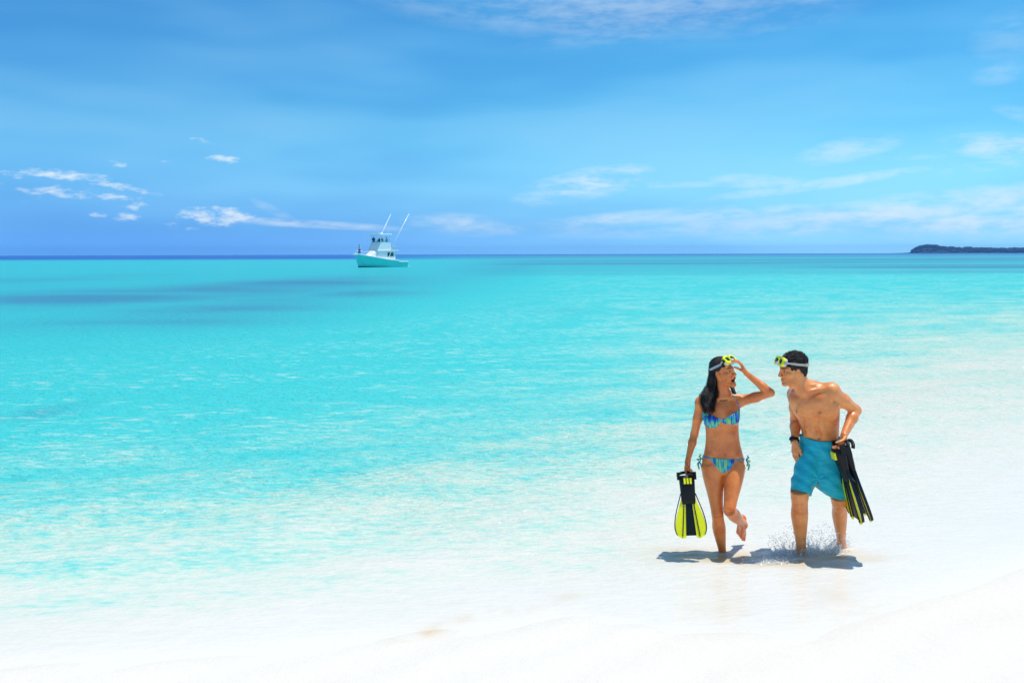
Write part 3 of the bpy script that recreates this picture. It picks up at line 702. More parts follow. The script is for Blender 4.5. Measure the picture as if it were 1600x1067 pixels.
    cl, chi = V3(pix(1090, 700)[0], Y0 - .25, pix(1100, 690)[1]), V3(pix(1165, 700)[0], Y0 + .2, pix(1100, 630)[1])
    Ft = np.maximum(F - .005, top); a, b = crop(Ft, lo, h, cl, chi); o, _ = part_from('bikini_top', a, b, h, root, BIKINI, per)
    knot = [W(1125, 656.5, -.118), W(1127, 657.5, -.124), W(1129, 656.5, -.118)]
    k_ = tube('knot', knot, [.010, .012, .010], root, BIKINI, o)
    for pts in ([W(1101, 645, -.10), W(1104, 632, -.085), W(1110, 622, -.05), W(1116, 612, .0), W(1121, 606, .05)], [W(1156, 643, -.09), W(1153, 630, -.07), W(1147, 620, -.045), W(1139, 611, .0), W(1132, 606, .05)]):
        tube('strap', pts, .0035, root, BIKINI, o)
    botf = tri([(1102, 713), (1127, 715.5), (1158, 716), (1158, 719), (1141, 731), (1134, 743), (1128, 743), (1121, 733), (1102, 718)], .006)
    botb = tri([(1097, 716), (1167, 718), (1150, 742), (1110, 742)], .02)
    zs = pix(1130, 717)[1]; strap = np.abs(Z_ - zs + (X_ - pix(1130, 717)[0]) * .06) - .006 + 0 * Y_
    armx = np.maximum(X_ - pix(1172, 717)[0], pix(1090, 717)[0] - X_) + 0 * Z_ + 0 * Y_
    bot = np.minimum(np.minimum(np.maximum(botf, front + 0 * X_), np.maximum(botb, -front + 0 * X_)), np.maximum(strap, armx))
    cl, chi = V3(pix(1090, 700)[0], Y0 - .25, pix(1100, 748)[1]), V3(pix(1172, 700)[0], Y0 + .25, pix(1100, 705)[1])
    Fb = np.maximum(F - .005, bot); a, b = crop(Fb, lo, h, cl, chi); o, _ = part_from('bikini_bottom', a, b, h, root, BIKINI, per)
    for sx, px, py in ((-1, 1096, 716), (1, 1165.5, 718)):                      # side bows
        c = W(px, py, -.01); out = V3(sx * .02, -.01, 0)
        for q in ((.3, .035, .5), (.8, -.02, -.2), (.2, -.05, .3), (.6, -.085, -.1)):
            tube('tie', [c, c + V3(sx * .030 * q[0] + sx * .01, -.02 * q[2], q[1] * .5), c + V3(sx * (.03 * q[0]), -.03 * q[2], q[1])], [.004, .008, .006], root, BIKINI, o, 6)
    # necklace
    nk = [W(1127, 617, .0) + V3(math.sin(a) * .056, -math.cos(a) * .060, -.020 - .018 * math.cos(a)) for a in np.linspace(-2.2, 2.2, 15)]
    tube('necklace', nk, .0028, root, simple_mat('dark_cord', (.03, .02, .02), .6), per)
    # hair: a cap over the skull and long locks over her right shoulder
    g = Field((hc[0] - .20, hc[1] - .20, hc[2] - .42), (hc[0] + .14, hc[1] + .20, hc[2] + .15), HS)
    g.ell(P(0, -.024, .048), np.array((.083, .099, .082)) * sc, A, .01)
    g.ell(P(0, .075, -.012), np.array((.061, .06, .070)) * sc, A, .02, True)
    g.ell(P(0, .10, .02), np.array((.048, .05, .058)) * sc, A, .02, True)
    g.cone(P(-.088, .012, -.03), P(.088, .012, -.03), .032, .032, .01, True)
    rr = random.Random(3)
    guide = [P(.040, -.050, .045), P(.066, -.055, -.03), W(1113.5, 603, -.01), W(1108, 618, -.055), W(1106, 630, -.085), W(1107, 640, -.11)]
    for i in range(46):
        a, r_ = rr.uniform(0, 6.28), math.sqrt(rr.random()); last = 6 if rr.random() < .7 else 5; pts = []
        for j, q in enumerate(guide[:last]):
            wd = (.028, .034, .042, .050, .048, .036)[j]
            pts.append(q + V3(math.cos(a) * r_ * wd * .95 + rr.uniform(-.004, .004), math.sin(a) * r_ * wd * .55, rr.uniform(-.006, .006) + (.02 * rr.random() if j == last - 1 else 0)) + V3(.010, .004, 0) * math.sin(j * 2.1 + a * 1.5) * (j > 1))
        g.chain(pts, [.012, .011, .0105, .010, .008, .003][:last] if last == 6 else [.012, .011, .010, .008, .003], .006)
    for i in range(20):     # locks behind the neck, one showing on the far side
        x = rr.uniform(-.05, .055); pts = [P(x, -.085, .0), P(x * .9, -.10, -.07), W(1124 + x * 250, 616, .08), W(1122 + x * 330, 632, .085)]
        g.chain(pts, [.012, .012, .010, .004], .004)
    for i in range(7):
        pts = [P(-.05, -.05, -.03), W(1142 + i * .5, 604, .03), W(1145 + i * .6, 613 + rr.uniform(-2, 2), -.005), W(1147 + rr.uniform(-1, 2), 621 + rr.uniform(-3, 2), -.03)]
        g.chain(pts, [.010, .008, .007, .003], .003)
    gx, gy, gz = g.coords()
    G = g.F + (.011 * (vnoise(gx * 85, gy * 85, gz * 15) - .5)).astype(np.float32)
    ho, _ = part_from('hair', G, g.lo, HS, root, HAIR, per, 1)
    paths = []
    for i in range(620):      # fine strands along the locks
        a = rr.uniform(0, 6.28); r_ = rr.uniform(.75, 1.12) if rr.random() < .9 else rr.uniform(1.1, 1.5); pts = []; ph = rr.uniform(0, 6.28); amp = rr.uniform(.002, .009); k0 = rr.choice((0, 0, 1, 2)); end = rr.uniform(.0, .035)
        for j, q in enumerate(guide):
            if j < k0: continue
            wd = (.030, .037, .046, .054, .052, .042)[j]; q = q - V3(0, 0, end if j == 5 else 0)
            pts.append(q + V3(math.cos(a) * r_ * wd, math.sin(a) * r_ * wd * .58, 0) + V3(.010, .004, 0) * math.sin(j * 2.1 + a * 1.5) * (j > 1) + V3(amp * math.sin(ph + j * 1.7), amp * math.cos(ph + j * 1.3), 0))
        fine = []
        for j in range(len(pts) - 1):
            for u in (0, .33, .67): fine.append(pts[j] * (1 - u) + pts[j + 1] * u + V3(.0015 * math.sin(ph * 3 + (j + u) * 6), 0, 0))
        paths.append(fine + [pts[-1]])
    er = np.array((.084, .100, .083)) * sc; pc_ = P(0, -.024, .048)
    for i in range(900):      # combed back over the crown
        x = rr.uniform(-1, 1); e0 = rr.uniform(.15, 1.35); pts = []
        for j in range(7):
            e = e0 + j * .23; d = np.array([x * .95, math.cos(e), math.sin(e)]); d = d / np.linalg.norm(d); r_ = 1 / math.sqrt(((d / er) ** 2).sum()) + rr.uniform(-.001, .0025)
            if d[1] > .55 and d[2] < .65: continue
            pts.append(pc_ + (A.T @ d) * r_)
        if len(pts) > 2: paths.append(pts)
    strands('hair_strands', paths, .0011, root, ho)
    return dict(f=f, g=g, G=G, P=P, A=A, sc=sc, hc=hc, root=root, per=per)
WOM = build_woman()

# ------------------------------------------------------------------ the man
def build_man():
    root = W(1281, 868); root[2] = -0.12
    f = Field((W(1196, 900)[0], Y0 - .46, -.145), (W(1352, 900)[0], Y0 + .42, W(1100, 535)[2]), HS)
    yaw = R(24); lat = V3(math.cos(yaw), -math.sin(yaw), 0); fwd = V3(-math.sin(yaw), -math.cos(yaw), 0)
    tor = [(748, 1282, .135, .10, .02), (735, 1282, .160, .115, .02), (718, 1282, .160, .112, .02), (700, 1282, .150, .104, .01), (685, 1282, .144, .097, .0), (670, 1281.5, .146, .098, -.02),
           (655, 1279.5, .158, .106, -.04), (641, 1275.5, .178, .116, -.06), (628, 1271.5, .190, .116, -.075), (617, 1268, .180, .100, -.085), (607, 1265, .130, .076, -.085), (599, 1261, .075, .06, -.09)]
    f.loft([(W(cx, py, dy), a, b) for py, cx, a, b, dy in tor], lat, .01)
    shl, shr = W(1299, 612, -.16), W(1243, 616, .05)
    neck = W(1259, 607, -.09)
    f.cone(W(1284, 625, -.16), shl, .045, .05, .05); f.cone(W(1252, 625, -.11), shr, .045, .045, .05)
    f.cone(neck + V3(0, .03, 0), shl + V3(0, .02, .02), .048, .042, .05); f.cone(neck + V3(0, .03, -.01), shr + V3(0, 0, .0), .045, .04, .05)
    f.cone(W(1258, 613, -.165), W(1294, 606, -.19), .009, .011, .022); f.cone(W(1251, 614, -.15), W(1238, 612, -.05), .009, .011, .022)
    for px, py in ((1284, 638), (1250, 639)): f.bump(W(px, py), (.070, .024, .046), .03, .55)      # chest muscles
    for px, py in ((1288, 630), (1252, 631)): f.bump(W(px, py), (.060, .020, .040), .03, .6)
    navel = W(1275, 682.5); navel[1] = f.front(navel)
    for py in (652, 660, 668, 676): f.bump(W(1266.5 + (py - 650) * .27, py), (.012, .007, .026), .03, .72, True)
    for px0, px1 in ((1258, 1264), (1277, 1286)):
        for py in (658, 667, 676): f.bump(W(px0 + (px1 - px0) * (py - 658) / 20, py), (.032, .014, .022), .03, .82)
    f.ell(navel, (.007, .012, .009), None, .007, True)
    for px in (1259, 1297): f.bump(W(px, 684), (.022, .016, .04), .03, .7)
    # head in profile, looking at the woman, tipped forward a little
    th = R(-79); pit = R(-7); fw = V3(math.sin(th) * math.cos(pit), -math.cos(th) * math.cos(pit), math.sin(pit))
    hc = W(1237.5, 577, -.13); P, A, sc = head(f, hc, fw, V3(-.03, -.06, 1), False)
    f.cone(P(0, -.030, -.04), neck, .056, .062, .04); f.cone(P(0, .01, -.075), W(1256, 612, -.14), .035, .035, .04)
    f.cone(P(-.05, -.045, -.045), W(1257, 614, -.165), .016, .011, .025); f.ell(P(0, .025, -.13), (.014, .014, .014), None, .02)
    # his left arm, elbow out, hand on the fins at the hip
    el, wr = W(1337, 641, -.06), W(1319, 679, -.22)
    f.ell(shl + V3(.004, 0, -.004), (.062, .062, .068), None, .04); f.chain([shl, shl * .5 + el * .5, el], [.053, .051, .041], .025)
    f.ell(shl * .55 + el * .45 + V3(-.006, -.012, 0), (.045, .045, .045), None, .03)
    f.chain([el, el * .68 + wr * .32, wr], [.041, .043, .028], .02)
    hand(f, wr, V3(-.30, -.22, -.92), V3(-.75, -.1, .25), V3(-.35, -.9, 0), [(.45, .9, .8)] * 4, ((.6, .6, .5), (.6, .2, .8), (.5, -.2, .9)), 1.05)
    # his right arm hangs behind the chest
    el2, wr2 = W(1243, 656, .15), W(1242, 690, -.01)
    f.ell(shr, (.058, .058, .064), None, .04); f.chain([shr, shr * .5 + el2 * .5, el2], [.050, .048, .039], .025)
    f.chain([el2, el2 * .68 + wr2 * .32, wr2], [.039, .041, .027], .02)
    hand(f, wr2, V3(-.02, -.12, -1), V3(.9, .3, 0), V3(-.3, -.95, 0), [(.2, .3, .25)] * 4, ((.8, .45, .3), (.95, .1, .3), (1, 0, .2)), 1.02)
    # legs
    lx = V3(1, 0, 0)
    hr, kr, ar = W(1264, 722, .02), W(1249.5, 777, -.15), W(1252, 864, -.02)
    f.chain([hr, kr], [.10, .062], .03)
    limb(f, kr, ar, (-.12, 0, .12, .30, .52, .78, 1), (.070, .066, .062, .066, .056, .041, .038), (.068, .064, .060, .066, .057, .043, .040), lx, (0, 0, .004, .018, .014, .004, 0), .012)
    f.bump(kr + V3(-.004, 0, .0), (.036, .018, .040), .025); f.bump(kr + V3(-.006, 0, -.07), (.022, .010, .05), .02)
    foot(f, ar + V3(0, 0, -.025), V3(-.15, -1, 0), V3(0, 0, 1), 1.1, 1)
    hl, kl, al = W(1300, 722, .0), W(1312, 783, -.06), W(1315, 852, .17)
    f.chain([hl, kl], [.10, .060], .03)
    limb(f, kl, al, (-.12, 0, .12, .30, .52, .78, 1), (.067, .063, .058, .059, .050, .037, .034), (.066, .062, .058, .062, .052, .040, .037), lx, (0, 0, .004, .016, .012, .004, 0), .012)
    f.bump(kl + V3(-.004, 0, .0), (.034, .018, .038), .025); f.bump(kl + V3(-.006, 0, -.07), (.020, .010, .05), .02)
    foot(f, al + V3(0, 0, -.02), V3(.1, -.9, -.35), V3(0, -.35, .9), 1.1, 1)
    F = f.F; h = HS; lo = f.lo
    V, Q = surface(F, lo, h); V = relax(V, Q, 2, .5)
    col = np.ones((len(V), 3)); hd = ((V - hc) / sc) @ A.T; near = np.linalg.norm(V - hc, axis=1) < .17
    def paint(mask, c):
        nonlocal col; mask = np.clip(mask, 0, 1)[:, None]; col = col * (1 - mask) + mask * np.asarray(c)
    paint(np.exp(-((hd[:, 0] / .026) ** 4 + ((hd[:, 2] + .070) / .012) ** 4)) * (hd[:, 1] > .07) * near * .6, (.80, .58, .55))
    paint(np.exp(-(((hd[:, 1] - .05) / .05) ** 2 + ((hd[:, 2] + .095) / .028) ** 2)) * near * .42, (.45, .44, .46))   # stubble
    for s in (-1, 1):
        paint(np.exp(-(((hd[:, 0] - s * .030) / .022) ** 4 + ((hd[:, 2] - .021) / .006) ** 2)) * (hd[:, 1] > .05) * near * .9, (.10, .07, .06))
        paint(np.exp(-(((hd[:, 0] - s * .031) / .017) ** 4 + ((hd[:, 2] - .001) / .005) ** 2)) * (hd[:, 1] > .06) * near * .75, (.14, .09, .07))
    for px, py in ((1281.7, 645), (1247, 646)):
        q = W(px, py, -.2); paint(np.exp(-(((V[:, 0] - q[0]) / .012) ** 2 + ((V[:, 2] - q[2]) / .011) ** 2)) * (V[:, 1] < Y0 - .05) * .95, (.36, .22, .20))
    paint(np.exp(-(((V - navel) / V3(.010, .03, .010)) ** 2).sum(1)) * .5, (.5, .4, .36))  # shade painted into the navel hollow
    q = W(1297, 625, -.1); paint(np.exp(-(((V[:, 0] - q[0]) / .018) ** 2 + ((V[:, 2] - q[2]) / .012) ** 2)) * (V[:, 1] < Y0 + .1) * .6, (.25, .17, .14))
    body = mesh_np('body', V - root, Q); add_attr(body, 'paint', col)
    per = empty('person', root, 'bare-chested man in teal swim shorts leaning towards the woman', 'person')
    link('body', body, SKIN_M, per)
    for s in (-1, 1): eyeball(P, A, sc, s, fw, root, per)
    # swim shorts: waist, seat and two wide legs
    s_ = Field((W(1222, 800)[0], Y0 - .34, W(1280, 790)[2]), (W(1342, 800)[0], Y0 + .30, W(1280, 674)[2]), HS)
    s_.loft([(W(cx, py, dy), a, b) for py, cx, a, b, dy in ((762, 1282, .165, .130, .0), (748, 1281.5, .180, .140, .005), (732, 1281.5, .180, .135, .01), (715, 1281.5, .171, .126, .01), (700, 1281.5, .160, .116, .005), (690, 1281.5, .160, .114, .0), (680, 1281, .160, .112, .0))], lat, .02)
    s_.loft([(W(px, py, dy), a, b) for px, py, a, b, dy in ((1251.5, 771, .080, .100, -.13), (1254, 750, .083, .108, -.085), (1260, 728, .085, .112, -.035), (1268, 705, .07, .10, .0))], unit(V3(1, -.15, 0)), .05)
    s_.loft([(W(px, py, dy), a, b) for px, py, a, b, dy in ((1306, 779, .102, .108, -.045), (1303, 755, .098, .112, -.03), (1300, 730, .09, .112, .0), (1294, 705, .07, .10, .0))], unit(V3(1, -.3, 0)), .05)
    sx, sy, sz = s_.coords()
    rg = np.random.default_rng(5)
    # folds: ridges from the crotch and the hip
    Fs = s_.F
    fold = .014 * (fbm(sx * 6 + 12 * (sz) * .6 + 0 * sy, sy * 6, sz * 11 + sx * 9, 2) - .5)
    c0 = W(1277, 748, -.1); rad = np.sqrt((sx - c0[0]) ** 2 + (sz - c0[2]) ** 2) + 0 * sy
    angl = np.arctan2(sx - c0[0], sz - c0[2]) + 0 * sy
    fold = fold + .0035 * np.sin(angl * 7 + 1.0) * np.exp(-rad / .13) * (rad > .0)
    dg = (sx - c0[0]) * .8 + (sz - c0[2]) * 1.0 + 0 * sy
    fold = fold + .004 * np.sin(dg * 62 + 3 * fbm(sx * 5, sy * 5, sz * 5, 2)) * sstep(.0, .06, np.abs(sx - c0[0])) * fbm(sx * 6 + 3, sy * 6, sz * 6, 2)
    Fs = Fs + fold.astype(np.float32)
    # cut to the waistline, the hems and the notch between the legs
    def hem(p, q, up=1):
        a, b = W(*p), W(*q); n = np.array([-(b - a)[2], 0, (b - a)[0]]); n = n / np.linalg.norm(n)
        return (sx - a[0]) * n[0] + (sz - a[2]) * n[2] + 0 * sy
    tp = W(1281, 690.5, -.12); bulge = (sx - tp[0])
    top = (sz - (tp[2] + 1.1 * bulge ** 2 - .06 * bulge)) + .10 * (Y0 - .12 - sy)
    Fs = np.maximum(Fs, top)
    mid = W(1276.5, 700)[0]; left = sx + 0 * sy + 0 * sz < mid
    hl_, hr_ = -hem((1236, 762), (1268, 766)), -hem((1279, 766), (1327, 774))
    Fs = np.maximum(Fs, np.where(left, hl_, hr_) + .0 + .10 * (sy - Y0))
    notch = np.maximum(np.abs(sx - (c0[0] + (sz - c0[2]) * .06)) - np.maximum((c0[2] - sz) * .30 - .002, -.02) , sz - c0[2]) + 0 * sy
    Fs = np.maximum(Fs, -notch)
    so, _ = part_from('swim_shorts', Fs.astype(np.float32), s_.lo, HS, root, SHORTS, per, 2)
    # hair: short and curly
    g = Field((hc[0] - .15, hc[1] - .15, hc[2] - .12), (hc[0] + .15, hc[1] + .15, hc[2] + .17), .0035)
    g.ell(P(0, -.026, .050), np.array((.088, .103, .086)) * sc, A, .01)
    g.ell(P(0, -.065, -.015), np.array((.068, .055, .062)) * sc, A, .03)
    g.ell(P(0, .085, -.02), np.array((.078, .062, .072)) * sc, A, .02, True)
    g.ell(P(0, .10, .02), np.array((.055, .045, .045)) * sc, A, .02, True)
    g.cone(P(-.10, .004, -.035), P(.10, .004, -.035), .036, .036, .01, True)
    gx, gy, gz = g.coords()
    cur = .014 * (vnoise(gx * 62, gy * 62, gz * 62) - .5) + .008 * (vnoise(gx * 130 + 5, gy * 130, gz * 130) - .5)
    sh_ = np.sqrt(((gx - hc[0])) ** 2 + (gy - hc[1]) ** 2 + (gz - hc[2]) ** 2) + 0 * gx
    G = g.F + cur.astype(np.float32)
    ho, _ = part_from('hair', G, g.lo, .0035, root, HAIR, per, 0)
    rr = random.Random(8); er = np.array((.089, .104, .087)) * sc; pc_ = P(0, -.026, .050); paths = []
    for i in range(800):     # short curls
        d = np.array([rr.gauss(0, 1), rr.gauss(-.25, 1), rr.gauss(.45, .9)]); d = d / np.linalg.norm(d)
        if d[2] < -.35 or (d[1] > .35 and d[2] < .42) or (abs(d[0]) > .6 and d[1] > .0 and d[2] < .12): continue
        r_ = 1 / math.sqrt(((d / er) ** 2).sum()); p = pc_ + (A.T @ d) * (r_ - rr.uniform(-.003, .004)); nrm_ = A.T @ d; u = unit(np.cross(nrm_, V3(rr.gauss(0, 1), rr.gauss(0, 1), rr.gauss(0, 1)))); v = np.cross(nrm_, u); cr = rr.uniform(.003, .010); ph = rr.uniform(0, 6.28)
        paths.append([p + u * cr * math.cos(ph + t_ * 1.1) + v * cr * math.sin(ph + t_ * 1.1) + nrm_ * (.0018 * t_) for t_ in range(7)])
    strands('hair_strands', paths, .0012, root, ho)
    return dict(f=f, g=g, G=G, P=P, A=A, sc=sc, hc=hc, root=root, per=per, wr=wr, wr2=wr2, el2=el2, shl=shl)
MAN = build_man()
# ------------------------------------------------------------------ diving masks
YEL = simple_mat('yellow_rubber', (.93, .92, .006), .38, .5, .1, 90, .05); BLACK = simple_mat('black_rubber', (.005, .0055, .007), .45, .3, .15, 120, .2)
GREY_SIL = simple_mat('grey_silicone', (.42, .45, .47), .35, .5, .1, 80, .08); PALE_SIL = simple_mat('pale_silicone', (.62, .64, .58), .3, .5, .05, 80, .06)
NAVY = simple_mat('dark_blue_plastic', (.004, .010, .022), .38, .3, .1, 120, .2); GREEN_BLK = simple_mat('dark_green_plastic', (.004, .010, .007), .42, .3, .1, 120, .2)
def glass_mat():
    m = bpy.data.materials.new('mask_glass'); m.use_nodes = True; t = NT(m.node_tree)
    tr = t.node('ShaderNodeBsdfTransparent', {'Color': (.78, .86, .86, 1)}); gl = t.node('ShaderNodeBsdfGlossy', {'Color': (1, 1, 1, 1), 'Roughness': .04})
    fr = t.node('ShaderNodeFresnel', {'IOR': 1.7}).outputs[0]
    mx = t.node('ShaderNodeMixShader', {0: t.math('MULTIPLY', fr, 1.0), 1: tr.outputs[0], 2: gl.outputs[0]}); t.out(mx.outputs[0]); return m
GLASS = glass_mat()
def ring_strip(outer, inner, depth):
    """closed ring between two outlines (lists of 2-d points), with depth along +z"""
    n = len(outer); V = [(x, y, 0) for x, y in outer] + [(x, y, 0) for x, y in inner] + [(x, y, depth) for x, y in outer] + [(x, y, depth) for x, y in inner]; Fc = []
    for i in range(n):
        j = (i + 1) % n
        Fc += [(i, j, n + j, n + i), (2*n + i, 3*n + i, 3*n + j, 2*n + j), (i, 2*n + i, 2*n + j, j), (n + i, n + j, 3*n + j, 3*n + i)]
    return V, Fc
def half_outline(s, a, b, n=28):
    """one eye of the mask: rounded, cut away towards the nose"""
    pts = []
    for i in range(n):
        t = 2 * math.pi * i / n; x = a * math.copysign(abs(math.cos(t)) ** .65, math.cos(t)); y = b * math.copysign(abs(math.sin(t)) ** .7, math.sin(t))
        if y < 0 and x < 0: x *= (1 - .45 * abs(y) / b)
        pts.append((s * (x + a * 1.04), y))
    return pts
def diving_mask(D, label, centre, tilt, yawm, rad, back_tilt, tone):
    P, A, sc = D['P'], D['A'], D['sc']; rt, fw, up = A
    nrm = unit(fw * math.cos(tilt) + up * math.sin(tilt)); nrm = rot(nrm, up, yawm); vup = unit(np.cross(nrm, np.cross(up, nrm)) if abs(np.dot(nrm, up)) < .99 else -fw); lx = np.cross(vup, nrm)
    c = P(*centre); base = c - nrm * .03
    root = empty('diving_mask', base, label, 'diving mask')
    def place(name, V, Fc, mat, parent=root, smooth=False):
        W_ = [c + (lx * x + vup * y + nrm * z) * .90 - base for x, y, z in V]; return link(name, mesh_py(name, W_, Fc, smooth), mat, parent)
    n = 40; oo, ii, sk = [], [], []
    for i in range(n):
        t = 2 * math.pi * i / n; x = .080 * math.copysign(abs(math.cos(t)) ** .6, math.cos(t)); y = .043 * math.copysign(abs(math.sin(t)) ** .65, math.sin(t))
        if y < 0: y += .030 * math.exp(-(x / .018) ** 2)
        oo.append((x, y)); ii.append((x * .90, y * .84)); sk.append((x * .93, y * .90))
    V, Fc = ring_strip(oo, ii, .020); place('frame', V, Fc, YEL)
    for s in (-1, 1):
        o1 = half_outline(s, .0345, .0335); o2 = half_outline(s, .0255, .0240); o2 = [(x + s * .0090, y) for x, y in o2]
        V, Fc = ring_strip(o1, o2, .007); fr = place('lens_rim', [(x, y, z + .0165) for x, y, z in V], Fc, YEL)
        m = len(o2); place('lens', [(x, y, .019) for x, y in o2] + [(x, y, .0215) for x, y in o2], [tuple(range(m))[::-1], tuple(range(m, 2 * m))] + [(i, (i + 1) % m, m + (i + 1) % m, m + i) for i in range(m)], GLASS, fr)
        bx, hx = s * .083, .010
        bV = [(bx + dx * hx, dy * .013, z) for dx in (-1, 1) for dy in (-1, 1) for z in (-.016, .012)]
        place('buckle', bV, [(0, 1, 3, 2), (4, 6, 7, 5), (0, 4, 5, 1), (2, 3, 7, 6), (0, 2, 6, 4), (1, 5, 7, 3)], BLACK if not tone else GREY_SIL)
    # soft skirt: flares from the frame to the forehead
    V, Fc = ring_strip(sk, [(x * .86, y * .80) for x, y in sk], -.022); V = [(x * (1.0 if z == 0 else .96), y * (1.0 if z == 0 else 1.04), z) for x, y, z in V]
    place('skirt', V, Fc, PALE_SIL)
    place('nose_pocket', [(sx * w_, y, z) for y, w_, z in ((-.006, .010, .022), (-.012, .015, .034), (-.030, .019, .036), (-.042, .020, .010)) for sx in (-1, 1)] + [(sx * w_, y, -.004) for y, w_ in ((-.006, .012), (-.042, .022)) for sx in (-1, 1)],
          [(0, 1, 3, 2), (2, 3, 5, 4), (4, 5, 7, 6), (0, 2, 4, 6, 10, 8), (1, 9, 11, 7, 5, 3), (8, 9, 1, 0), (6, 7, 11, 10), (8, 10, 11, 9)], PALE_SIL)
    # strap round the back of the head
    pc = P(0, -.024, .048); rad = np.array(rad) * sc; f2 = unit(fw * math.cos(back_tilt) + up * math.sin(back_tilt)); pn = np.cross(rt, f2); V = []; Fc = []; m = 44
    for i in range(m + 1):
        a = R(48) + (2 * math.pi - R(96)) * i / m; d = rt * math.sin(a) + f2 * math.cos(a); loc = A @ d; r = 1 / math.sqrt(((loc / rad) ** 2).sum()); p = pc + d * r
        hw = .0085 + .004 * sstep(.35, .65, np.array(abs(math.cos(a)) if math.cos(a) < 0 else 0.0)).item(); 
        for dz, dr in ((-hw, -.002), (-hw, .004), (hw, .004), (hw, -.002)): V.append(p + pn * dz + d * dr - base)
    for i in range(m):
        for k in range(4): q = (k + 1) % 4; Fc.append((i * 4 + k, i * 4 + q, i * 4 + 4 + q, i * 4 + 4 + k))
    link('strap', mesh_py('strap', V, Fc), GREY_SIL if not tone else simple_mat('beige_strap', (.55, .50, .42), .5), root)
    for s, i in ((1, 0), (-1, m)):
        tip = c + lx * (s * .083) * (1 if np.dot(lx, rt) > 0 else -1); e = (np.array(V[i * 4]) + np.array(V[i * 4 + 2])) / 2
        tube('strap_end', [tip - base, (tip - base) * .5 + e * .5 + rt * s * .010, e], .006, (0, 0, 0), GREY_SIL, root)
    return root
diving_mask(WOM, 'yellow diving mask pushed up on the forehead of the woman', (0, .074, .088), R(42), R(0), (.089, .105, .088), R(16), 0)
diving_mask(MAN, 'yellow diving mask pushed up on the forehead of the dark-haired man', (0, .086, .074), R(26), R(0), (.096, .111, .094), R(13), 1)

# ------------------------------------------------------------------ swim fins
def strip(xl, xr, z0, z1, y0, y1, n=10, arch=0.0):
    """a long plate between two side curves, thickness y0..y1, lengthwise along -z"""
    V, Fc = [], []
    for i in range(n + 1):
        z = z0 + (z1 - z0) * i / n; u = i / n; a, b = xl(u), xr(u); ya = arch * u * u
        V += [(a, y0 + ya, z), (b, y0 + ya, z), (b, y1 + ya, z), (a, y1 + ya, z)]
    for i in range(n):
        for k in range(4): q = (k + 1) % 4; Fc.append((i*4 + k, i*4 + q, i*4 + 4 + q, i*4 + 4 + k))
    Fc += [(0, 1, 2, 3), (n*4 + 3, n*4 + 2, n*4 + 1, n*4)]
    return V, Fc
FIN_MESH = {}
def fin_parts():
    if FIN_MESH: return FIN_MESH
    S_ = lambda a, b, p=1.3: (lambda u: a + (b - a) * (u ** p))
    add = lambda k, vf, sm=False: FIN_MESH.setdefault(k[0], []).append((mesh_py(k[0], vf[0], vf[1], sm), k[1]))
    bow = lambda a, b: (lambda u: a + (b - a) * (math.sin(min(u, .86) / .86 * math.pi / 2) ** 1.15) - .016 * max(0, (u - .80) / .20) ** 2)
    add(('blade', 'dark'), strip(lambda u: -(.019 + .017 * u), lambda u: .019 + .017 * u, -.235, -.503, -.002, .003, 10, .01))
    for s in (-1, 1):
        f1, f2 = (lambda u, s=s: s * (.019 + .017 * u)), (lambda u, s=s: s * (.029 + .034 * u ** 1.1))
        add(('inner_panel', 'yel'), strip(f1, f2, -.225, -.506, -.0035, .0035, 10, .01))
        g1, g2 = (lambda u, s=s: s * (.0345 + .0345 * u ** 1.1)), (lambda u, s=s: s * bow(.054, .118)(u))
        add(('outer_panel', 'yel'), strip(g1, g2, -.225, -.506, -.0035, .0035, 14, .01))
        add(('rail', 'dark'), strip(f2, g1, -.20, -.510, -.010, .010, 12, .01))
        add(('rail', 'dark'), strip(g2, lambda u, s=s: s * (bow(.054, .118)(u) + .0065), -.19, -.498, -.008, .008, 14, .01))
        add(('rail', 'dark'), strip(lambda u, s=s: s * (.018 + .016 * u), lambda u, s=s: s * (.0215 + .017 * u), -.22, -.500, -.007, .007, 10, .01))
        add(('tip', 'yel'), strip(lambda u, s=s: s * (.038 + .008 * u), lambda u, s=s: s * (.098 - .026 * u), -.506, -.522, .004, .011, 4))
    # foot pocket: a tapered shoe, open at the heel
    V, Fc = [], []; n = 20; sec = [(-.055, .058, .046), (-.10, .060, .046), (-.15, .058, .040), (-.20, .056, .030), (-.245, .055, .018), (-.27, .050, .010)]
    for z, a, b in sec:
        for k in range(n): t = 2 * math.pi * k / n; V.append((a * math.copysign(abs(math.cos(t)) ** .7, math.cos(t)), b * math.copysign(abs(math.sin(t)) ** .8, math.sin(t)) * (1 if math.sin(t) < 0 else .45), z))
    for i in range(len(sec) - 1):
        for k in range(n): q = (k + 1) % n; Fc.append((i*n + k, i*n + q, i*n + n + q, i*n + n + k))
    m0 = len(V)
    for k in range(n): x, y, z = V[k]; V.append((x * .86, y * .84, z))
    for k in range(n): x, y, z = V[k]; V.append((x * .80, y * .75, z - .09))
    for k in range(n):
        q = (k + 1) % n; Fc += [(k, q, m0 + q, m0 + k), (m0 + k, m0 + q, m0 + n + q, m0 + n + k)]
    Fc.append(tuple(range(m0 + n, m0 + 2 * n))); Fc.append(tuple(range((len(sec) - 1) * n, len(sec) * n)))
    add(('foot_pocket', 'black'), (V, Fc), True)
    for x in (-.023, 0, .023):
        add(('vent', 'yel'), strip(lambda u, x=x: x - .0075, lambda u, x=x: x + .0075, -.078, -.122, -.053, -.040, 3))
    for s in (-1, 1):
        add(('buckle', 'black'), strip(lambda u, s=s: s * .054, lambda u, s=s: s * .074, -.028, -.085, -.020, .012, 4))
    return FIN_MESH
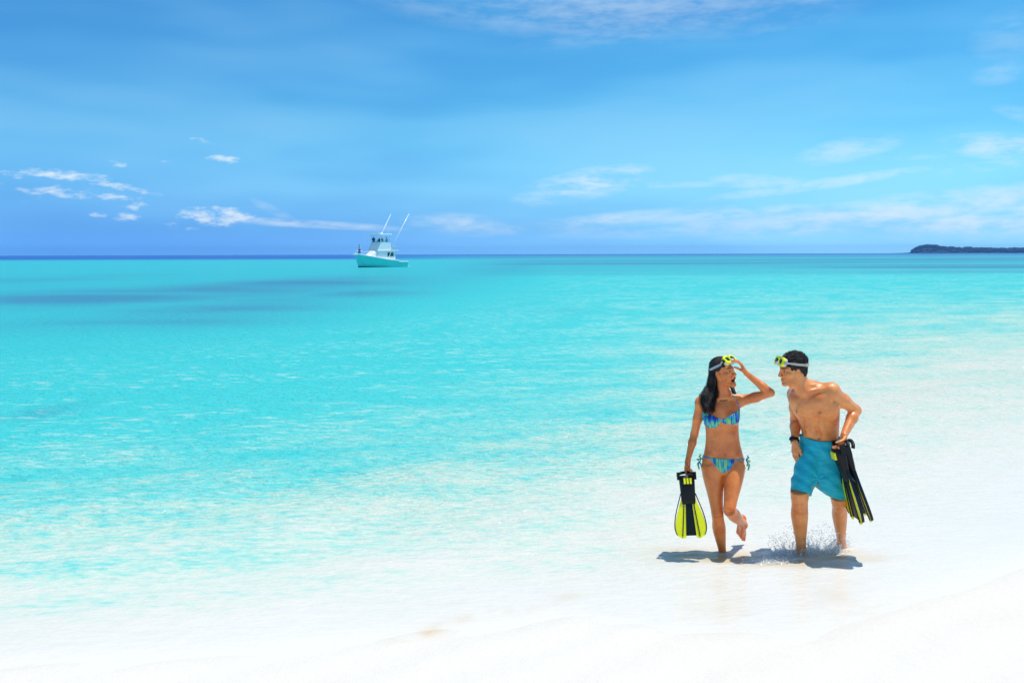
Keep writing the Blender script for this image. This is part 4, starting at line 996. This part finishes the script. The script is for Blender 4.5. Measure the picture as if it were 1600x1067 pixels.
def swim_fin(label, top, tip, face, length, group, dark):
    """top / tip: world points; face: direction the upper side of the blade looks to"""
    z = unit(top - tip); y = -unit(face - z * np.dot(face, z)); x = np.cross(y, z); sc = length / .522
    root = empty('swim_fin', top, label, 'swim fin', group)
    M = Matrix(((x[0], y[0], z[0], top[0]), (x[1], y[1], z[1], top[1]), (x[2], y[2], z[2], top[2]), (0, 0, 0, 1))) @ Matrix.Scale(sc, 4)
    root.matrix_world = M
    mats = {'dark': dark, 'yel': YEL, 'black': BLACK}
    for nm, lst in fin_parts().items():
        for me, mk in lst:
            me = me.copy() if (me.materials and me.materials[0] != mats[mk]) else me
            me.materials.clear(); link(nm, me, mats[mk], root)
    pts = [(.064 * math.sin(a), .012 + .030 * (math.cos(a) * .5 + .5), -.050 + .026 * math.cos(a)) for a in np.linspace(-1.6, 1.6, 13)]
    link('heel_strap', tube_mesh('heel_strap', pts, .0115, 8), BLACK, root)
    return root
swim_fin('black and yellow swim fin hanging from the lowered hand of the woman', W(1071.5, 732, -.075), W(1080.5, 836, -.24), V3(-.05, -1, .30), .525, None, GREEN_BLK)
hd_ = W(1315, 690, -.27)
swim_fin('black and yellow swim fin held at the hip of the man, nearer his leg', W(1309, 684, -.26), W(1337, 816, -.25), unit(V3(-1, -.05, .05)), .66, 'swim fins carried by the man', NAVY)
swim_fin('black and yellow swim fin held at the hip of the man, farther from his leg', W(1318, 686, -.22), W(1354, 810, -.19), unit(V3(-1, .05, .05)), .65, 'swim fins carried by the man', NAVY)

# ------------------------------------------------------------------ wristwatch
def wristwatch():
    c = MAN['wr2'] * .96 + MAN['el2'] * .04; d = unit(MAN['wr2'] - MAN['el2']); a = unit(np.cross(d, V3(1, 0, 0))); b = np.cross(d, a)
    root = empty('wristwatch', c, 'black wristwatch worn on the right wrist of the man', 'wristwatch'); V, Fc = [], []; n = 28
    for i in range(n):
        t = 2 * math.pi * i / n; r = a * math.cos(t) + b * math.sin(t)
        for dz, rr_ in ((-.013, .029), (-.013, .034), (.013, .034), (.013, .029)): V.append(r * rr_ + d * dz)
    for i in range(n):
        j = (i + 1) % n
        for k in range(4): q = (k + 1) % 4; Fc.append((i*4 + k, j*4 + k, j*4 + q, i*4 + q))
    link('strap', mesh_py('strap', V, Fc, True), BLACK, root)
    o_ = unit(V3(-.75, -.65, 0)); o_ = unit(o_ - d * np.dot(o_, d)); s_ = np.cross(d, o_); m = 20
    V = [o_ * z + (d * math.cos(2*math.pi*k/m) + s_ * math.sin(2*math.pi*k/m)) * r for z, r in ((.030, .021), (.043, .021), (.045, .018)) for k in range(m)]
    Fc = [(i*m + k, i*m + (k+1) % m, (i+1)*m + (k+1) % m, (i+1)*m + k) for i in range(2) for k in range(m)] + [tuple(range(2*m, 3*m)), tuple(range(m))[::-1]]
    link('case', mesh_py('case', V, Fc), simple_mat('watch_case', (.03, .03, .035), .25, metal=.6), root)
    V = [o_ * .0456 + (d * math.cos(2*math.pi*k/m) + s_ * math.sin(2*math.pi*k/m)) * .016 for k in range(m)]
    link('dial', mesh_py('dial', V, [tuple(range(m))]), simple_mat('watch_dial', (.01, .01, .012), .15), root)
wristwatch()
# ------------------------------------------------------------------ the sport-fishing boat at anchor
BWHITE = simple_mat('white_gelcoat', (.93, .93, .92), .22, .5, .03, 6, .03, coat=.3); BTEAL = simple_mat('teal_gelcoat', (.12, .78, .70), .18, .5, .03, 4, .05, coat=.4)
BDARK = simple_mat('dark_bottom_paint', (.010, .035, .055), .5, var=.15, bscale=5); BGLASS = simple_mat('tinted_window', (.02, .06, .075), .06, .8, var=.2, bscale=3)
ALU = simple_mat('anodised_tube', (.75, .78, .78), .3, metal=.4, var=.03); CANVAS = simple_mat('grey_canvas', (.35, .40, .42), .8, var=.1, bscale=8); TEAK = simple_mat('teak_deck', (.35, .22, .12), .6, var=.15, bscale=6)
BLY = H * FPX / 20.3; B0 = at(621, 396.8, BLY); HEAD = R(47)
BX = np.array([-math.cos(HEAD), -math.sin(HEAD), 0]); BY = np.array([math.sin(HEAD), -math.cos(HEAD), 0])     # forward, port (towards the camera)
boat = empty('fishing_boat', (B0.x, BLY + 6.0, 0), 'white and turquoise sport-fishing boat with two leaning outrigger poles at anchor', 'boat')
boat.rotation_euler = (R(-1.0), R(0.6), math.atan2(BX[1], BX[0]))
def bpart(name, V, Fc, mat, parent=None, smooth=False): return link(name, mesh_py(name, V, Fc, smooth), mat, parent or boat)
def bbox(name, x0, x1, y0, y1, z0, z1, mat, parent=None, tx0=0, tx1=0, ty=0):
    """box with raked ends: tx0 / tx1 shift of the top edge at each end, ty narrowing at the top"""
    V = [(x0, y0, z0), (x1, y0, z0), (x1, y1, z0), (x0, y1, z0), (x0 + tx0, y0 + ty, z1), (x1 + tx1, y0 + ty, z1), (x1 + tx1, y1 - ty, z1), (x0 + tx0, y1 - ty, z1)]
    o = bpart(name, V, [(0, 3, 2, 1), (4, 5, 6, 7), (0, 1, 5, 4), (1, 2, 6, 5), (2, 3, 7, 6), (3, 0, 4, 7)], mat, parent)
    b = o.modifiers.new('bevel', 'BEVEL'); b.width = .05; b.segments = 2; b.limit_method = 'ANGLE'; return o
def btube(name, pts, r, mat, parent=None, n=6): return link(name, tube_mesh(name, pts, r, n), mat, parent or boat)
LOA = 12.6
def beam(u, lev):   # half beam at u (0 stern .. 1 bow), lev 0 keel .. 1 sheer
    full = 2.15 * (1 - max(0, (u - .45) / .55) ** 2.1) * (.93 + .07 * min(1, u / .3)); wl = 1.95 * (1 - max(0, (u - .30) / .66) ** 1.7)
    return max(0.0, wl * (1 - lev) + full * lev) if u < .965 else max(0.0, full * lev)
def sheer(u): return 1.05 + 1.35 * max(0, (u - .22) / .78) ** 1.6 + (.25 * sstep(.20, .27, np.array(u)).item())
def hull_ring(u, zs):
    x = LOA * u; return [(x + (.45 * z * max(0, u - .8) * 5 * .35), b) for z, b in zs]
def hull_band(name, l0, l1, mat, nl=3):
    """a band of the topsides between two levels (0 waterline .. 1 sheer)"""
    n = 40; V, Fc = [], []
    for s in (-1, 1):
        b0 = len(V)
        for i in range(n + 1):
            u = i / n
            for k in range(nl + 1):
                lv = l0 + (l1 - l0) * k / nl; z = -.25 + (sheer(u) + .25) * lv
                rake = 1.15 * max(0, lv - .10) * max(0, (u - .55) / .45) ** 2
                ub = min(1.0, u * (1 + .0)); hb = beam(u, max(0, lv) ** .8)
                if lv <= .22: hb = min(hb, beam(u, .15) * 1.0)
                V.append((LOA * u * .915 + rake, s * hb, z))
        for i in range(n):
            for k in range(nl): a = b0 + i * (nl + 1) + k; Fc.append((a, a + 1, a + nl + 2, a + nl + 1) if s > 0 else (a, a + nl + 1, a + nl + 2, a + 1))
    tr = [k for k in range(nl + 1)]; m = (n + 1) * (nl + 1); Fc += [(k, m + k, m + k + 1, k + 1) for k in range(nl)]       # transom
    return bpart(name, V, Fc, mat, None, True)
hull_band('hull', .20, .97, BTEAL, 6); hull_band('boot_stripe', 0.0, .20, BDARK, 2)
def rail_line(z_off, inset, u0, u1, n=30, s=1):
    P_ = []
    for i in range(n + 1):
        u = u0 + (u1 - u0) * i / n; rake = 1.15 * .9 * max(0, (u - .55) / .45) ** 2; P_.append((LOA * u * .915 + rake, s * max(0, beam(u, 1) - inset), sheer(u) + z_off))
    return P_
for s in (-1, 1): btube('gunwale', rail_line(-.02, -.03, 0, 1, 40, s), .085, BWHITE)
# deck and foredeck
n = 30; V = []; Fc = []
for i in range(n + 1):
    u = .26 + .735 * i / n; rake = 1.15 * .9 * max(0, (u - .55) / .45) ** 2; hb = max(.01, beam(u, 1) - .02); x = LOA * u * .915 + rake; z = sheer(u)
    V += [(x, -hb, z - .04), (x, 0, z + .10), (x, hb, z - .04)]
for i in range(n): a = i * 3; Fc += [(a, a + 1, a + 4, a + 3), (a + 1, a + 2, a + 5, a + 4)]
bpart('foredeck', V, Fc, BWHITE, None, True)
bbox('cockpit_floor', .15, 3.1, -1.85, 1.85, .30, .42, TEAK); bbox('transom', .02, .22, -1.95, 1.95, .25, 1.08, BWHITE); bbox('swim_step', -.75, .05, -1.6, 1.6, .18, .28, BWHITE)
bbox('fighting_chair', 1.3, 1.9, -.3, .3, .42, 1.15, BWHITE, None, .1, .0, .05)
bpart('pulpit', [(11.9, -.35, 2.32), (13.35, -.22, 2.42), (13.35, .22, 2.42), (11.9, .35, 2.32), (11.9, -.35, 2.44), (13.35, -.22, 2.52), (13.35, .22, 2.52), (11.9, .35, 2.44)], [(0, 3, 2, 1), (4, 5, 6, 7), (0, 1, 5, 4), (1, 2, 6, 5), (2, 3, 7, 6), (3, 0, 4, 7)], BWHITE)
# deck house
z0 = 1.45
hb = [(3.0, -1.55), (8.2, -1.50), (10.6, -.5), (10.6, .5), (8.2, 1.50), (3.0, 1.55)]; ht = [(3.1, -1.42), (7.4, -1.36), (8.1, -.5), (8.1, .5), (7.4, 1.36), (3.1, 1.42)]
house = bpart('deck_house', [(x, y, z0) for x, y in hb] + [(x, y, 3.06) for x, y in ht], [tuple(range(6))[::-1], tuple(range(6, 12))] + [(k, (k + 1) % 6, 6 + (k + 1) % 6, 6 + k) for k in range(6)], BWHITE)
b = house.modifiers.new('bevel', 'BEVEL'); b.width = .06; b.segments = 2; b.limit_method = 'ANGLE'
for s in (-1, 1):
    pw = bpart('side_window', [(3.55, s * 1.50, 2.05), (5.2, s * 1.50, 2.05), (5.1, s * 1.43, 2.75), (3.6, s * 1.43, 2.75), (3.55, s * 1.545, 2.05), (5.2, s * 1.545, 2.05), (5.1, s * 1.475, 2.75), (3.6, s * 1.475, 2.75)], [(4, 5, 6, 7), (0, 3, 2, 1), (0, 1, 5, 4), (1, 2, 6, 5), (2, 3, 7, 6), (3, 0, 4, 7)], BGLASS, house)
    bpart('porthole', [(8.75, s * 1.14, 1.95), (9.15, s * .98, 1.95), (9.10, s * .92, 2.11), (8.75, s * 1.06, 2.11), (8.83, s * 1.24, 1.95), (9.23, s * 1.08, 1.95), (9.18, s * 1.02, 2.11), (8.83, s * 1.16, 2.11)], [(4, 5, 6, 7), (0, 3, 2, 1), (0, 1, 5, 4), (1, 2, 6, 5), (2, 3, 7, 6), (3, 0, 4, 7)], BGLASS, house)
bbox('companion_door', 2.95, 3.02, -.4, .4, .5, 2.5, BGLASS, house)
bbox('bridge_overhang', 2.2, 7.9, -1.66, 1.66, 3.05, 3.17, BWHITE)
# flying bridge: cowling, screen, seats, hard top on posts
fb = bbox('flybridge', 4.1, 7.7, -1.50, 1.50, 3.17, 4.72, BWHITE, None, .25, -.85, .10)
bbox('console', 5.5, 6.1, -.5, .5, 4.6, 5.0, BWHITE, fb, .0, -.2, .05); bbox('bench_seat', 6.2, 6.6, -1.1, 1.1, 4.65, 4.85, CANVAS, fb)
top = bbox('hard_top', 4.05, 7.2, -1.6, 1.6, 5.90, 6.22, BWHITE)
for x, dx in ((4.45, -.05), (6.85, .15)):
    for s in (-1, 1): btube('post', [(x, s * 1.32, 4.2), (x + dx * .4, s * 1.32, 5.95)], .085, BWHITE, top)
for s in (-1, 1): btube('post', [(5.6, s * 1.36, 4.2), (5.6, s * 1.36, 5.95)], .05, BWHITE, top)
bbox('clear_curtain_bar', 6.85, 6.93, -1.3, 1.3, 5.80, 5.93, BWHITE, top); bbox('radar_dome', 5.3, 5.8, -.3, .3, 6.22, 6.45, BWHITE, top, .05, -.05, .05)
btube('aerial', [(4.6, .9, 6.2), (4.45, .95, 7.1)], .02, ALU, top)
for s in (-1, 1):
    hr_ = btube('ladder_rail', [(3.1, s * 1.4, .5), (2.75, s * 1.35, 3.1), (2.75, s * 1.35, 3.85), (4.0, s * 1.4, 4.1)], .03, ALU)
btube('aft_rail', [(2.45, -1.5, 3.17), (2.45, -1.5, 3.85), (2.45, 1.5, 3.85), (2.45, 1.5, 3.17)], .03, ALU)
# outriggers: long poles leaning aft and outward from each side
for s, a, b, c in ((1, (5.05, 1.70, 1.75), (3.9, 2.05, 4.6), (.7, 2.95, 9.95)), (-1, (5.05, -1.70, 1.75), (4.4, -1.85, 5.2), (.7, -2.3, 9.9))):
    po = btube('outrigger', [a, b, c], [.09, .08, .06], BWHITE)
    btube('brace', [(4.2, s * 1.5, 3.2), b], .025, ALU, po); btube('spreader', [tuple(np.array(b) * .6 + np.array(c) * .4), tuple(np.array(b) * .6 + np.array(c) * .4 + np.array((.25, -s * .15, .2)))], .02, ALU, po)
# bow rail
for s in (-1, 1):
    br_ = btube('bow_rail', [tuple(np.array(p)) for p in rail_line(.62, .12, .70, .985, 14, s)], .022, ALU)
    for p in rail_line(.62, .12, .72, .97, 4, s): btube('stanchion', [p, (p[0], p[1], p[2] - .62)], .018, ALU, br_)
for s in (-1, 1): btube('cleat', [(1.0, s * 2.0, 1.10), (1.35, s * 2.0, 1.10)], .03, ALU)
tow = btube('tower_line', [(6.4, 0.0, 6.2), (6.2, 0, 6.6)], .03, ALU, top)
boat.scale = (.88, 1, 1)

# people aboard
def crew(label, bx, by, bz, shirt, lower, arms=0.0, sit=False, hat=None):
    """a small standing or seated figure; body one mesh, clothing its own"""
    M = boat_matrix(); base = M @ Vector((bx, by, bz)); root = empty('person', base, label, 'person', None)
    h = .03; f = Field((-.5, -.5, -.1), (.5, .5, 1.9), h); zz = -.42 if sit else 0.0
    f.ell((0, 0, 1.66 + zz), (.085, .10, .125), None, .02); f.cone((0, 0, 1.50 + zz), (0, 0, 1.58 + zz), .055, .05, .03)
    f.loft([(V3(0, 0, z + zz), a, b) for z, a, b in ((.86, .17, .12), (1.05, .15, .11), (1.25, .18, .12), (1.40, .20, .11), (1.48, .12, .08))], V3(1, 0, 0), .03)
    for s in (-1, 1):
        sh = V3(s * .20, 0, 1.40 + zz); el = V3(s * (.27 + .05 * arms), -.05 - .15 * arms, 1.12 + zz + .1 * arms); wr = V3(s * (.22), -.20 - .2 * arms, .95 + zz + .3 * arms)
        f.chain([sh, el, wr, wr + (wr - el) * .35], [.055, .045, .034, .03], .03)
        if sit: f.chain([V3(s * .10, 0, .88 + zz), V3(s * .13, -.42, .86 + zz), V3(s * .13, -.46, .46 + zz), V3(s * .13, -.46, .05)], [.09, .07, .06, .05], .03)
        else: f.chain([V3(s * .09, 0, .86), V3(s * .11, -.03, .46), V3(s * .12, .02, .06), V3(s * .12, -.12, .03)], [.09, .07, .05, .045], .03)
    ang = math.atan2(-M.translation.x, M.translation.y)
    V, Q = surface(f.F, f.lo, h); body = mesh_np('body', V, Q); add_attr(body, 'paint', np.ones((len(V), 3))); link('body', body, SKIN_M, root)
    x_, y_, z_ = f.coords(); Z3 = z_ + 0 * x_ + 0 * y_; R3 = np.abs(x_) + 0 * y_ + 0 * z_
    Fs = np.maximum(f.F - .02, np.maximum(np.maximum((.84 + zz) - Z3, Z3 - (1.50 + zz)), R3 - .29)); V, Q = surface(Fs, f.lo, h); link('shirt', mesh_np('shirt', V, Q), shirt, root)
    Fl = np.maximum(f.F - .025, np.maximum(Z3 - (.90 + zz), (.12 if not sit else -.05) - Z3) + 0 * R3); V, Q = surface(Fl, f.lo, h); link('trousers', mesh_np('trousers', V, Q), lower, root)
    g = Field((-.2, -.2, 1.5 + zz), (.2, .2, 1.9 + zz), .02); g.ell((0, .02, 1.69 + zz), (.098, .112, .11), None, .01); g.ell((0, -.11, 1.62 + zz), (.09, .08, .09), None, .02, True)
    if hat: g.cone((0, -.10, 1.72 + zz), (0, -.19, 1.71 + zz), .045, .03, .02)
    V, Q = surface(g.F, g.lo, .02); link('cap' if hat else 'hair', mesh_np('hair', V, Q), hat or HAIR, root)
    root.rotation_euler = (0, 0, random.uniform(-.4, .4)); return root
def boat_matrix():
    return Matrix.Translation(boat.location) @ boat.rotation_euler.to_matrix().to_4x4() @ Matrix.Diagonal((.88, 1, 1, 1))
NAVYC = simple_mat('navy_cloth', (.012, .022, .16), .8, var=.1, bscale=10); PALEB = simple_mat('pale_blue_cloth', (.36, .58, .72), .8, var=.08, bscale=10); TAN = simple_mat('tan_cloth', (.40, .22, .13), .8, var=.1, bscale=10); WHC = simple_mat('white_cloth', (.78, .78, .76), .8, var=.05, bscale=10)
crew('distant crew member in pale top and navy trousers standing at the boat bow', 11.5, .25, sheer(.93) + .02, PALEB, NAVYC, .4)
crew('distant person in navy top at the bow end of the boat flying bridge', 6.5, .55, 3.80, NAVYC, WHC, .5, hat=WHC)
crew('distant person in tan top in the middle of the boat flying bridge', 5.45, .15, 3.80, TAN, WHC, .3)
crew('distant person in pale blue top at the aft end of the boat flying bridge', 4.75, .75, 3.80, PALEB, NAVYC, .2)
crew('distant person in navy top and navy cap seated behind the boat helm', 6.75, -.85, 3.95, NAVYC, NAVYC, .5, hat=NAVYC)

# ------------------------------------------------------------------ the wooded headland on the horizon
HD = 4200.0; hp = HD / FPX
def prof(px):   # height of the land in photograph pixels
    return np.interp(px, [1380, 1392, 1420, 1427, 1434, 1446, 1462, 1474, 1492, 1510, 1530, 1560, 1600, 1700, 1900, 2100], [0, .6, 1.4, 4.5, 9.5, 12.5, 12.3, 9.5, 8.5, 6.5, 5.0, 4.5, 5.0, 8, 9, 4])
nx, ny = 260, 26; pxs = np.linspace(1378, 2100, nx); V = []
for j in range(ny):
    v = j / (ny - 1)
    for i, px in enumerate(pxs):
        hgt = prof(px) * hp * math.sin(math.pi * v) ** .6; y = HD + 10 + 420 * v; x = (px - CX) * y / FPX
        V.append((x, y, -1.5 + hgt * (.82 + .36 * vnoise(x * .03, y * .03, 1.0)) ))
idx = np.arange(nx * ny).reshape(ny, nx); Qh = np.stack([idx[:-1, :-1], idx[:-1, 1:], idx[1:, 1:], idx[1:, :-1]], -1).reshape(-1, 4)
FOL = simple_mat('distant_foliage', (.010, .028, .034), .8, .2, .6, .35, .35)
link('headland', mesh_np('headland', np.array(V), Qh), FOL, kind='structure')
V, Fc = [], []; ico = bmesh.new(); bmesh.ops.create_icosphere(ico, subdivisions=2, radius=1.0); iv = np.array([q.co[:] for q in ico.verts]); fi = np.array([[q.index for q in p.verts] for p in ico.faces]); ico.free()
cnt = 0; rr = random.Random(9)
for i in range(620):
    px = rr.uniform(1424, 1760); v = rr.uniform(.03, .75); hgt = prof(px) * hp * math.sin(math.pi * v) ** .6; y = HD + 10 + 420 * v; x = (px - CX) * y / FPX; r = rr.uniform(4.5, 9.0) * (1.25 if px > 1505 else .8)
    nz = 1 + .5 * (vnoise(iv[:, 0] * 2 + i * 3.1, iv[:, 1] * 2 + i, iv[:, 2] * 2) - .5)
    V.append(iv * nz[:, None] * np.array([r * 1.2, r, r * rr.uniform(.7, 1.1)]) + np.array([x, y, hgt - 1.5 + r * .35])); Fc.append(fi + cnt); cnt += len(iv)
link('coastal_woodland', mesh_np('coastal_woodland', np.concatenate(V), np.concatenate(Fc)), FOL, label='far-off dark wood covering the low headland on the horizon', cat='woodland', kind='stuff')

# ------------------------------------------------------------------ splash round the man's feet
def drop_mat():
    m = bpy.data.materials.new('spray'); m.use_nodes = True; t = NT(m.node_tree)
    d = t.node('ShaderNodeBsdfDiffuse', {'Color': (.97, .98, .98, 1)}); tl = t.node('ShaderNodeBsdfTranslucent', {'Color': (.97, .98, .98, 1)}); tr = t.node('ShaderNodeBsdfTransparent', {'Color': (.98, .99, .99, 1)}); g_ = t.node('ShaderNodeBsdfGlossy', {'Roughness': .1})
    a = t.node('ShaderNodeMixShader', {0: .6, 1: d.outputs[0], 2: tl.outputs[0]}); b = t.node('ShaderNodeMixShader', {0: .12, 1: a.outputs[0], 2: g_.outputs[0]})
    t.out(t.node('ShaderNodeMixShader', {0: .40, 1: tr.outputs[0], 2: b.outputs[0]}).outputs[0]); return m
SPRAY = drop_mat(); ico = bmesh.new(); bmesh.ops.create_icosphere(ico, subdivisions=1, radius=1.0); iv = np.array([q.co[:] for q in ico.verts]); fi = np.array([[q.index for q in p.verts] for p in ico.faces]); ico.free()
def splash(name, label, px, py, ropes, drops, sx, sy, hz, lean, seed):
    """torn ropes and sheets of water grown from the surface as one skin, with finer drops flying off"""
    rr = random.Random(seed); x0, y0 = on_water(px, py); h = .004
    f = Field((x0 - sx - .10, y0 - sy - .06, -.01), (x0 + sx + .10, y0 + sy + .06, hz + .06), h)
    for i in range(ropes):
        a = rr.uniform(0, 6.283); r0 = rr.uniform(.15, .8); p = V3(x0 + math.cos(a) * sx * r0, y0 + math.sin(a) * sy * r0, 0.0); v = V3(math.cos(a) * rr.uniform(.1, .5) + lean, math.sin(a) * .25, 1.0); L = hz * rr.uniform(.15, .8) * (1.1 - .5 * r0); pts = [p]; rad = [.005]
        for j in range(1, 5):
            u = j / 4; pts.append(p + v * L * u + V3(rr.gauss(0, .008), rr.gauss(0, .006), -.25 * L * u * u)); rad.append(max(.0014, .0042 * (1 - u) * rr.uniform(.5, 1.3)))
        f.chain(pts, rad, .010)
        if rr.random() < .5: q = pts[-1] + V3(rr.gauss(0, .012), rr.gauss(0, .01), rr.uniform(.005, .03)); f.cone(q, q + V3(rr.gauss(0, .006), 0, .006), .0034, .0022, .004)
    for i in range(26): a = rr.uniform(0, 6.283); r0 = rr.uniform(.1, 1.0); f.ell((x0 + math.cos(a) * sx * r0, y0 + math.sin(a) * sy * r0, .0), (rr.uniform(.015, .05), rr.uniform(.01, .03), rr.uniform(.004, .010)), None, .012)
    X3, Y3, Z3 = f.coords(); G_ = f.F + (.004 * (vnoise(X3 * 120, Y3 * 120, Z3 * 120) - .45)).astype(np.float32)
    V, Q = surface(G_, f.lo, h); T = np.concatenate([Q[:, [0, 1, 2]], Q[:, [0, 2, 3]]]); VV, FF, c = [V], [T], len(V)
    for i in range(drops):
        a = rr.uniform(0, 6.283); rad = rr.random() ** .6; zz = hz * (rr.random() ** 1.7) * (1.1 - .5 * rad); r = rr.choice((.0010, .0012, .0016, .0022, .0032)); d = unit(np.array([math.cos(a) * .7 + lean, math.sin(a) * .4, rr.uniform(-.3, 1.4)]))
        q = iv * r; q = q + np.outer((q @ d) * rr.uniform(0, 2.5), d); VV.append(q + np.array([x0 + math.cos(a) * sx * rad * 1.1 + lean * zz, y0 + math.sin(a) * sy * rad, .004 + zz])); FF.append(fi + c); c += len(iv)
    link(name, mesh_np(name, np.concatenate(VV), np.concatenate(FF)), SPRAY, label=label, cat='splash', kind='stuff')
splash('water_splash', 'white spray thrown up round the right shin of the wading man', 1238, 866, 60, 1100, .17, .10, .22, -.12, 1)
splash('water_splash', 'white spray between the wading legs of the man', 1283, 861, 80, 1500, .21, .12, .22, .12, 2)
splash('water_splash', 'small spray at the left ankle of the wading man', 1313, 852, 36, 500, .08, .06, .15, -.1, 3)
splash('water_splash', 'low line of foam on the water before the wading man', 1203, 879, 26, 350, .20, .05, .05, .0, 4)

# ------------------------------------------------------------------ sea air
hv = bpy.data.materials.new('haze'); hv.use_nodes = True; t = NT(hv.node_tree)
vol = t.node('ShaderNodeVolumePrincipled', {'Color': (.15, .48, 1.0, 1), 'Density': 0.00010, 'Anisotropy': 0.0}); t.out(None, vol.outputs[0])
x0, x1, y0, y1, z0, z1 = -6500, 6500, -20, 6560, -9.0, 48.0
link('haze', mesh_py('haze', [(x0, y0, z0), (x1, y0, z0), (x1, y1, z0), (x0, y1, z0), (x0, y0, z1), (x1, y0, z1), (x1, y1, z1), (x0, y1, z1)], [(0, 3, 2, 1), (4, 5, 6, 7), (0, 1, 5, 4), (1, 2, 6, 5), (2, 3, 7, 6), (3, 0, 4, 7)]), hv, label='clear pale blue sea air fading the horizon', cat='haze', kind='stuff')
